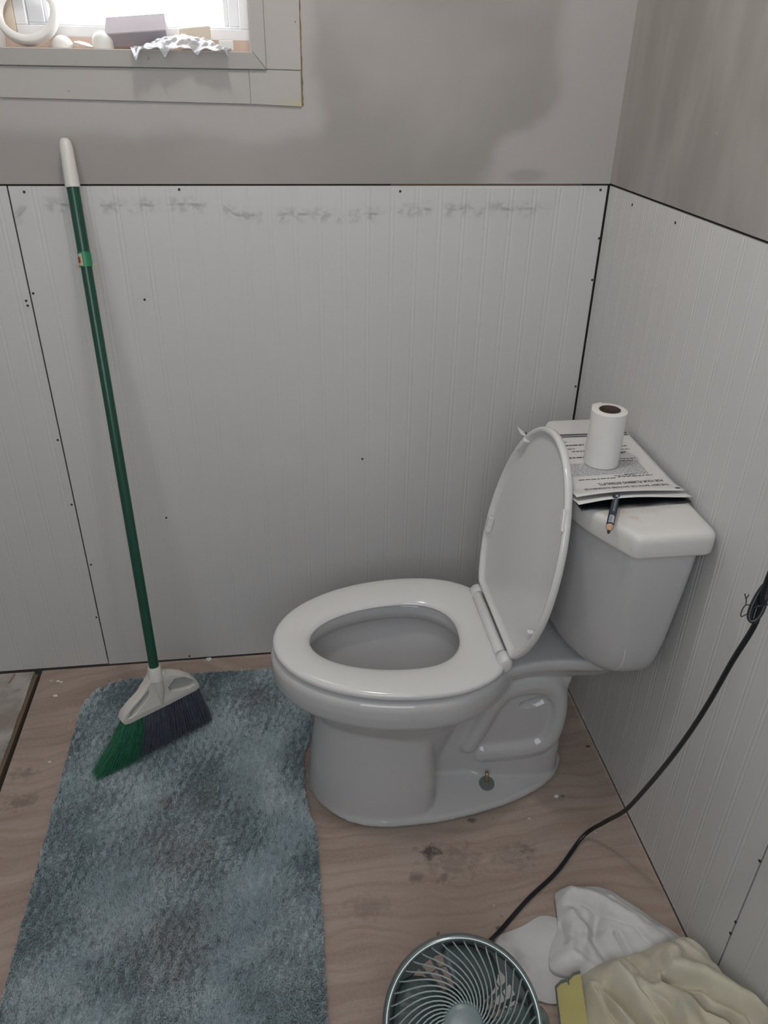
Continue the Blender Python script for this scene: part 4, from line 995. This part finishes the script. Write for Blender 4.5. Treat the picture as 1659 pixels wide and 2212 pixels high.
def hup(x, y, s):
    h = .016+.020*max(0, 1-s**3)
    h += .022*ridge(x, y, [(-.20, -.815), (-.155, -.84), (-.12, -.88), (-.07, -.93)], .022)
    h += .012*ridge(x, y, [(-.225, -.83), (-.222, -.88), (-.24, -.93)], .012)
    h -= .014*ridge(x, y, [(-.165, -.865), (-.19, -.91), (-.17, -.96)], .010)
    h += .012*ridge(x, y, [(-.26, -.94), (-.2, -.965), (-.14, -.99)], .016)
    h -= .012*ridge(x, y, [(-.148, -.911), (-.138, -.942)], .004)
    h += .010*ridge(x, y, [(-.215, -.86), (-.20, -.90), (-.23, -.95)], .010)-.008*ridge(x, y, [(-.235, -.865), (-.245, -.91)], .0045)
    h -= .006*ridge(x, y, [(-.19, -.845), (-.16, -.875), (-.115, -.90), (-.08, -.945)], .005)
    h += .006*ridge(x, y, [(-.13, -.84), (-.085, -.885), (-.035, -.935)], .008)
    h += .005*sn2(x, y, 40)*(1-s)+.0025*sn3(x, y, 95)*(1-s**4)+.0012*sn1(x, y, 210)
    return h*(1-.2*s**12)
cloth('towel', up_outline, hup, M['white_cloth'], 'white towel crumpled in folds behind the cream towel', 'towel', 80, 300, .010)
ye_outline = [(-.245, -.990), (-.228, -.965), (-.19, -.952), (-.14, -.945), (-.09, -.943), (-.055, -.940), (-.028, -.932), (-.012, -.945), (-.006, -.99), (-.006, -1.06), (-.006, -1.15), (-.008, -1.22), (-.08, -1.26), (-.17, -1.25), (-.26, -1.20), (-.285, -1.13), (-.272, -1.07), (-.258, -1.03)]
def hye(x, y, s):
    wall = max(0, 1-abs(x+.02)/.20)
    back = max(0, min(1, (-.93-y)/.20))
    h = (.050+.030*max(0, 1-s*s)+.105*wall**1.2*back)
    h += .018*ridge(x, y, [(-.235, -1.0), (-.21, -1.06), (-.185, -1.14), (-.18, -1.25)], .011)
    h += .020*ridge(x, y, [(-.19, -.99), (-.165, -1.05), (-.13, -1.10), (-.12, -1.2)], .016)
    h -= .018*ridge(x, y, [(-.21, -1.02), (-.185, -1.09), (-.155, -1.17)], .009)
    h += .026*ridge(x, y, [(-.085, -.965), (-.10, -1.01), (-.05, -1.06), (-.012, -1.12)], .024)
    h -= .030*ridge(x, y, [(-.115, -1.03), (-.075, -1.065), (-.055, -1.10), (-.02, -1.15)], .010)
    h += .016*ridge(x, y, [(-.05, -.945), (-.018, -.985)], .016)
    h -= .012*ridge(x, y, [(-.145, -.965), (-.14, -1.03)], .009)
    h -= .010*ridge(x, y, [(-.115, -.960), (-.12, -1.01)], .008)
    h -= .022*ridge(x, y, [(-.125, -1.037), (-.106, -1.058), (-.094, -1.074), (-.087, -1.10), (-.069, -1.118), (-.05, -1.16)], .0042)
    h += .012*ridge(x, y, [(-.110, -1.025), (-.085, -1.05), (-.068, -1.09), (-.045, -1.125)], .012)
    h += .014*ridge(x, y, [(-.135, -1.04), (-.12, -1.075), (-.11, -1.15)], .015)
    h -= .012*ridge(x, y, [(-.227, -1.009), (-.222, -1.052), (-.205, -1.10)], .005)
    h -= .010*ridge(x, y, [(-.165, -1.0), (-.168, -1.04), (-.15, -1.09), (-.148, -1.14)], .0055)
    h += .009*ridge(x, y, [(-.18, -.975), (-.185, -1.03), (-.17, -1.1)], .009)
    h -= .008*ridge(x, y, [(-.107, -.985), (-.114, -1.015), (-.118, -1.035)], .006)
    h += .006*ridge(x, y, [(-.06, -.96), (-.045, -.99), (-.02, -1.02)], .010)
    h += .006*sn1(x, y, 38)*(1-s)+.003*sn3(x, y, 85)*(1-s**4)+.0013*sn2(x, y, 190)
    return h*(1-.55*s**9*(1-min(1, wall*1.2)*back))
cloth('towel', ye_outline, hye, M['cream_cloth'], 'cream yellow towel heaped against the right wall in the bottom corner', 'towel', 110, 380, .012)
# yellow notched scraper poking out from under the cream towel
def lerp(a, b, t): return tuple(a[i]+(b[i]-a[i])*t for i in range(3))
c0, c1, c2, c3 = (-.294, -.995, .052), (-.246, -.980, .060), (-.268, -1.15, .012), (-.318, -1.16, .004)
edge_pts = [c0, lerp(c0, c1, .22), lerp(c0, c1, .44), tuple(np.array(lerp(c0, c1, .47))+(0, -.007, 0)), lerp(c0, c1, .52), lerp(c0, c1, .75), c1]
edge_pts[1] = tuple(np.array(edge_pts[1])+(0, .0025, .0)); edge_pts[5] = tuple(np.array(edge_pts[5])+(0, .003, 0))
V = edge_pts+[c2, c3]; m_ = len(V); _o = Vector(c0); _n = (Vector(c1)-_o).cross(Vector(c3)-_o).normalized(); V = [tuple(Vector(v)-_n*((Vector(v)-_o).dot(_n))) for v in V]; edge_pts = V[:len(edge_pts)]; nrm = Vector((0.05, -.25, .96)).normalized(); V = [Vector(v) for v in V]; V2 = [v-nrm*.0022 for v in V]
scr = empty('scraper', (-.28, -1.03, .0), 'yellow plastic scraper with a notched dark edge beside the cream towel', 'scraper')
fix(mk('blade', [tuple(v) for v in V+V2], [tuple(range(m_)), tuple(range(2*m_-1, m_-1, -1))]+[(i, m_+i, m_+(i+1) % m_, (i+1) % m_) for i in range(m_)], M['yellow'], scr))
ep = [Vector(e) for e in edge_pts]; V, F = [], []
for e in ep: V += [tuple(e+Vector((0, .0018, .0005))), tuple(e+Vector((0, -.0028, .0008))), tuple(e+Vector((0, -.0028, -.003))), tuple(e+Vector((0, .0018, -.003)))]
for i in range(len(ep)-1):
    for k in range(4): j = (k+1) % 4; F.append((i*4+k, i*4+j, i*4+4+j, i*4+4+k))
F += [(0, 3, 2, 1), tuple((len(ep)-1)*4+q for q in range(4))]
fix(mk('edge_strip', V, F, M['slate'], scr))
lf = [Vector(c0)+(Vector(c3)-Vector(c0))*t for t in (0, .25, .5, .75, 1)]
mk('edge_strip', *tube([tuple(p+Vector((-.0006, 0, 0))) for p in lf], .0016, 6), M['slate'], scr)

# ================================================================== THINGS ON THE SILL
SZ = 1.4476
def ring_y(cx, cz, y0, y1, ro, ri, n=64):
    prof = [(ri, y0+.001), (ri+.001, y0), (ro-.002, y0), (ro, y0+.002), (ro, y1-.002), (ro-.002, y1), (ri+.001, y1), (ri, y1-.001), (ri, y0+.001)]
    return loft([[(cx+r*math.cos(2*PI*k/n), y, cz+r*math.sin(2*PI*k/n)) for k in range(n)] for r, y in prof], cap0=False, cap1=False)
ro = .0540
tr = fix(mk('tape_roll', [tuple(Matrix.Rotation(math.radians(-27), 3, 'X') @ (Vector(v)-Vector((0, .012, SZ)))+Vector((0, .014, SZ+.0045))) for v in ring_y(-1.1345, SZ+.0555, .002, .022, .0555, .0430)[0]], ring_y(-1.135, SZ+ro, .002, .022, ro, .0430)[1], M['tape'], None, smooth=True, origin=(-1.135, .018, SZ))); smooth_by_angle(tr, 50)
tag(tr, 'white tape roll standing on edge at the left of the window sill', 'tape roll')
def dome(x, y, r, h, label):
    pr_ = [(.0001, h)]+[(r*math.sin(a), (h-r)+r*math.cos(a)) for a in [PI/2*k/8 for k in range(1, 9)]]+[(r*1.0, 0), (.0001, 0)]
    if h < r: pr_ = [(r*math.sin(a), h*math.cos(a)) for a in [PI/2*k/10+.001 for k in range(0, 10)]]+[(r, 0), (.0001, 0)]
    o = fix(mk('dome_cap', *lathe(pr_, 32, (x, y, SZ)), M['tape'], None, smooth=True, origin=(x, y, SZ))); smooth_by_angle(o, 60); tag(o, label, 'cap'); return o
dome(-1.078, .025, .0195, .020, 'low white dome cap on the sill right beside the tape roll')
dome(-1.006, .025, .0185, .0285, 'taller white dome cap on the sill touching the grey box')
V, F = lathe([(.0001, .004), (.008, .0045), (.017, .0015), (.0185, .0), (.017, -.0008), (.0001, -.0004)], 24)
tl_ = Matrix.Rotation(math.radians(14), 3, 'Y'); V = [tuple(tl_ @ Vector(v)+Vector((-1.040, .026, SZ+.005))) for v in V]
o = fix(mk('cap_disc', V, F, M['tape'], None, smooth=True, origin=(-1.040, .026, SZ))); tag(o, 'small flat white disc lying between the two dome caps', 'cap')
# tilted box
bxo = empty('card_box', (-.943, .045, SZ), 'grey brown cardboard box tilted on its edge against the window', 'box')
a = math.radians(4.5); pr_ = [(.022, .0), (-.002, .024), (.030, .055), (.054, .030)]    # (y, z) square on edge
pr_ = [(.030, .001), (.014, .0225), (.041, .050), (.064, .028)]
V = []
for x in (-1.000, -.888):
    for y, z in pr_: V.append((x+(.004 if x > -.9 else -.002)*(z/.05)*(-1), y+.002, SZ+z+(x+1.0)*math.tan(a)*1.0+.0002))
o = bevel(fix(mk('carton', V, [(0, 1, 2, 3), (7, 6, 5, 4), (0, 4, 5, 1), (1, 5, 6, 2), (2, 6, 7, 3), (3, 7, 4, 0)], M['box_card'], bxo)), .0012, 1)
mk('prop_strip', *bx(-.93, -.90, .028, .05, SZ, SZ+.006), M['box_card'], bxo)
# beige block behind the wrap
bb = bevel(mk('foam_block', *bx(-.868, -.812, .045, .068, SZ+.0002, SZ+.038), M['beige'], None, origin=(-.84, .055, SZ)), .002, 2)
tag(bb, 'small beige block on the sill behind the crumpled wrap', 'block')
for v in bb.data.vertices: v.co.z += (v.co.x)*.10 if v.co.z > .02 else 0
wb = bevel(mk('paper_packet', *bx(-.795, -.769, .006, .030, SZ+.0002, SZ+.017), M['tape'], None, origin=(-.78, .018, SZ)), .001, 1)
tag(wb, 'small white packet at the right end of the window sill', 'packet')
# crumpled clear wrap hanging over the casing edge
NU, NV = 70, 34; V, F = [], []
for j in range(NV+1):
    for i in range(NU+1):
        s, t = i/NU, j/NV; x = -.948+s*.172
        front = -.046-.005*math.sin(s*7+.6)-.004*math.sin(s*17)
        y = .042+(front-.042)*t
        hump = .020*math.sin(PI*min(1, max(0, (s-.12)/.8)))**.8*math.exp(-((t-.45)/.36)**2)
        cr = .0030*math.sin(s*23+3*math.sin(t*6))*math.sin(t*9+2*math.sin(s*9))+.0010*math.sin(s*61+t*17)
        drop = 0
        if y < -.013: drop = (-.013-y)*(.12+.45*max(0, math.sin(s*19+1.2))**3)
        z = SZ+.0035+hump+abs(cr)-drop-(.004*t)*(1 if y > -.013 else 0)
        if y >= -.014: z = max(z, SZ+.0012)
        V.append((x+.004*math.sin(t*8+s*5), y, z))
for j in range(NV):
    for i in range(NU): a_ = j*(NU+1)+i; F.append((a_, a_+1, a_+NU+2, a_+NU+1))
wr = mk('plastic_wrap', V, F, M['wrap'], None, smooth=True, origin=(-.862, .0, SZ)); so = wr.modifiers.new('s', 'SOLIDIFY'); so.thickness = .0004
tag(wr, 'crumpled clear plastic wrap hanging over the front of the window sill', 'plastic wrap')
# splinter near the old board
spl = mk('wood_splinter', *tube([(-1.462, -.012, .004), (-1.464, -.025, .006), (-1.468, -.045, .004)], [.004, .005, .003], 6, ry=.5), M['splinter'], None, origin=(-1.465, -.03, .0))
tag(spl, 'small reddish wood splinter on the old board by the left panel', 'splinter')
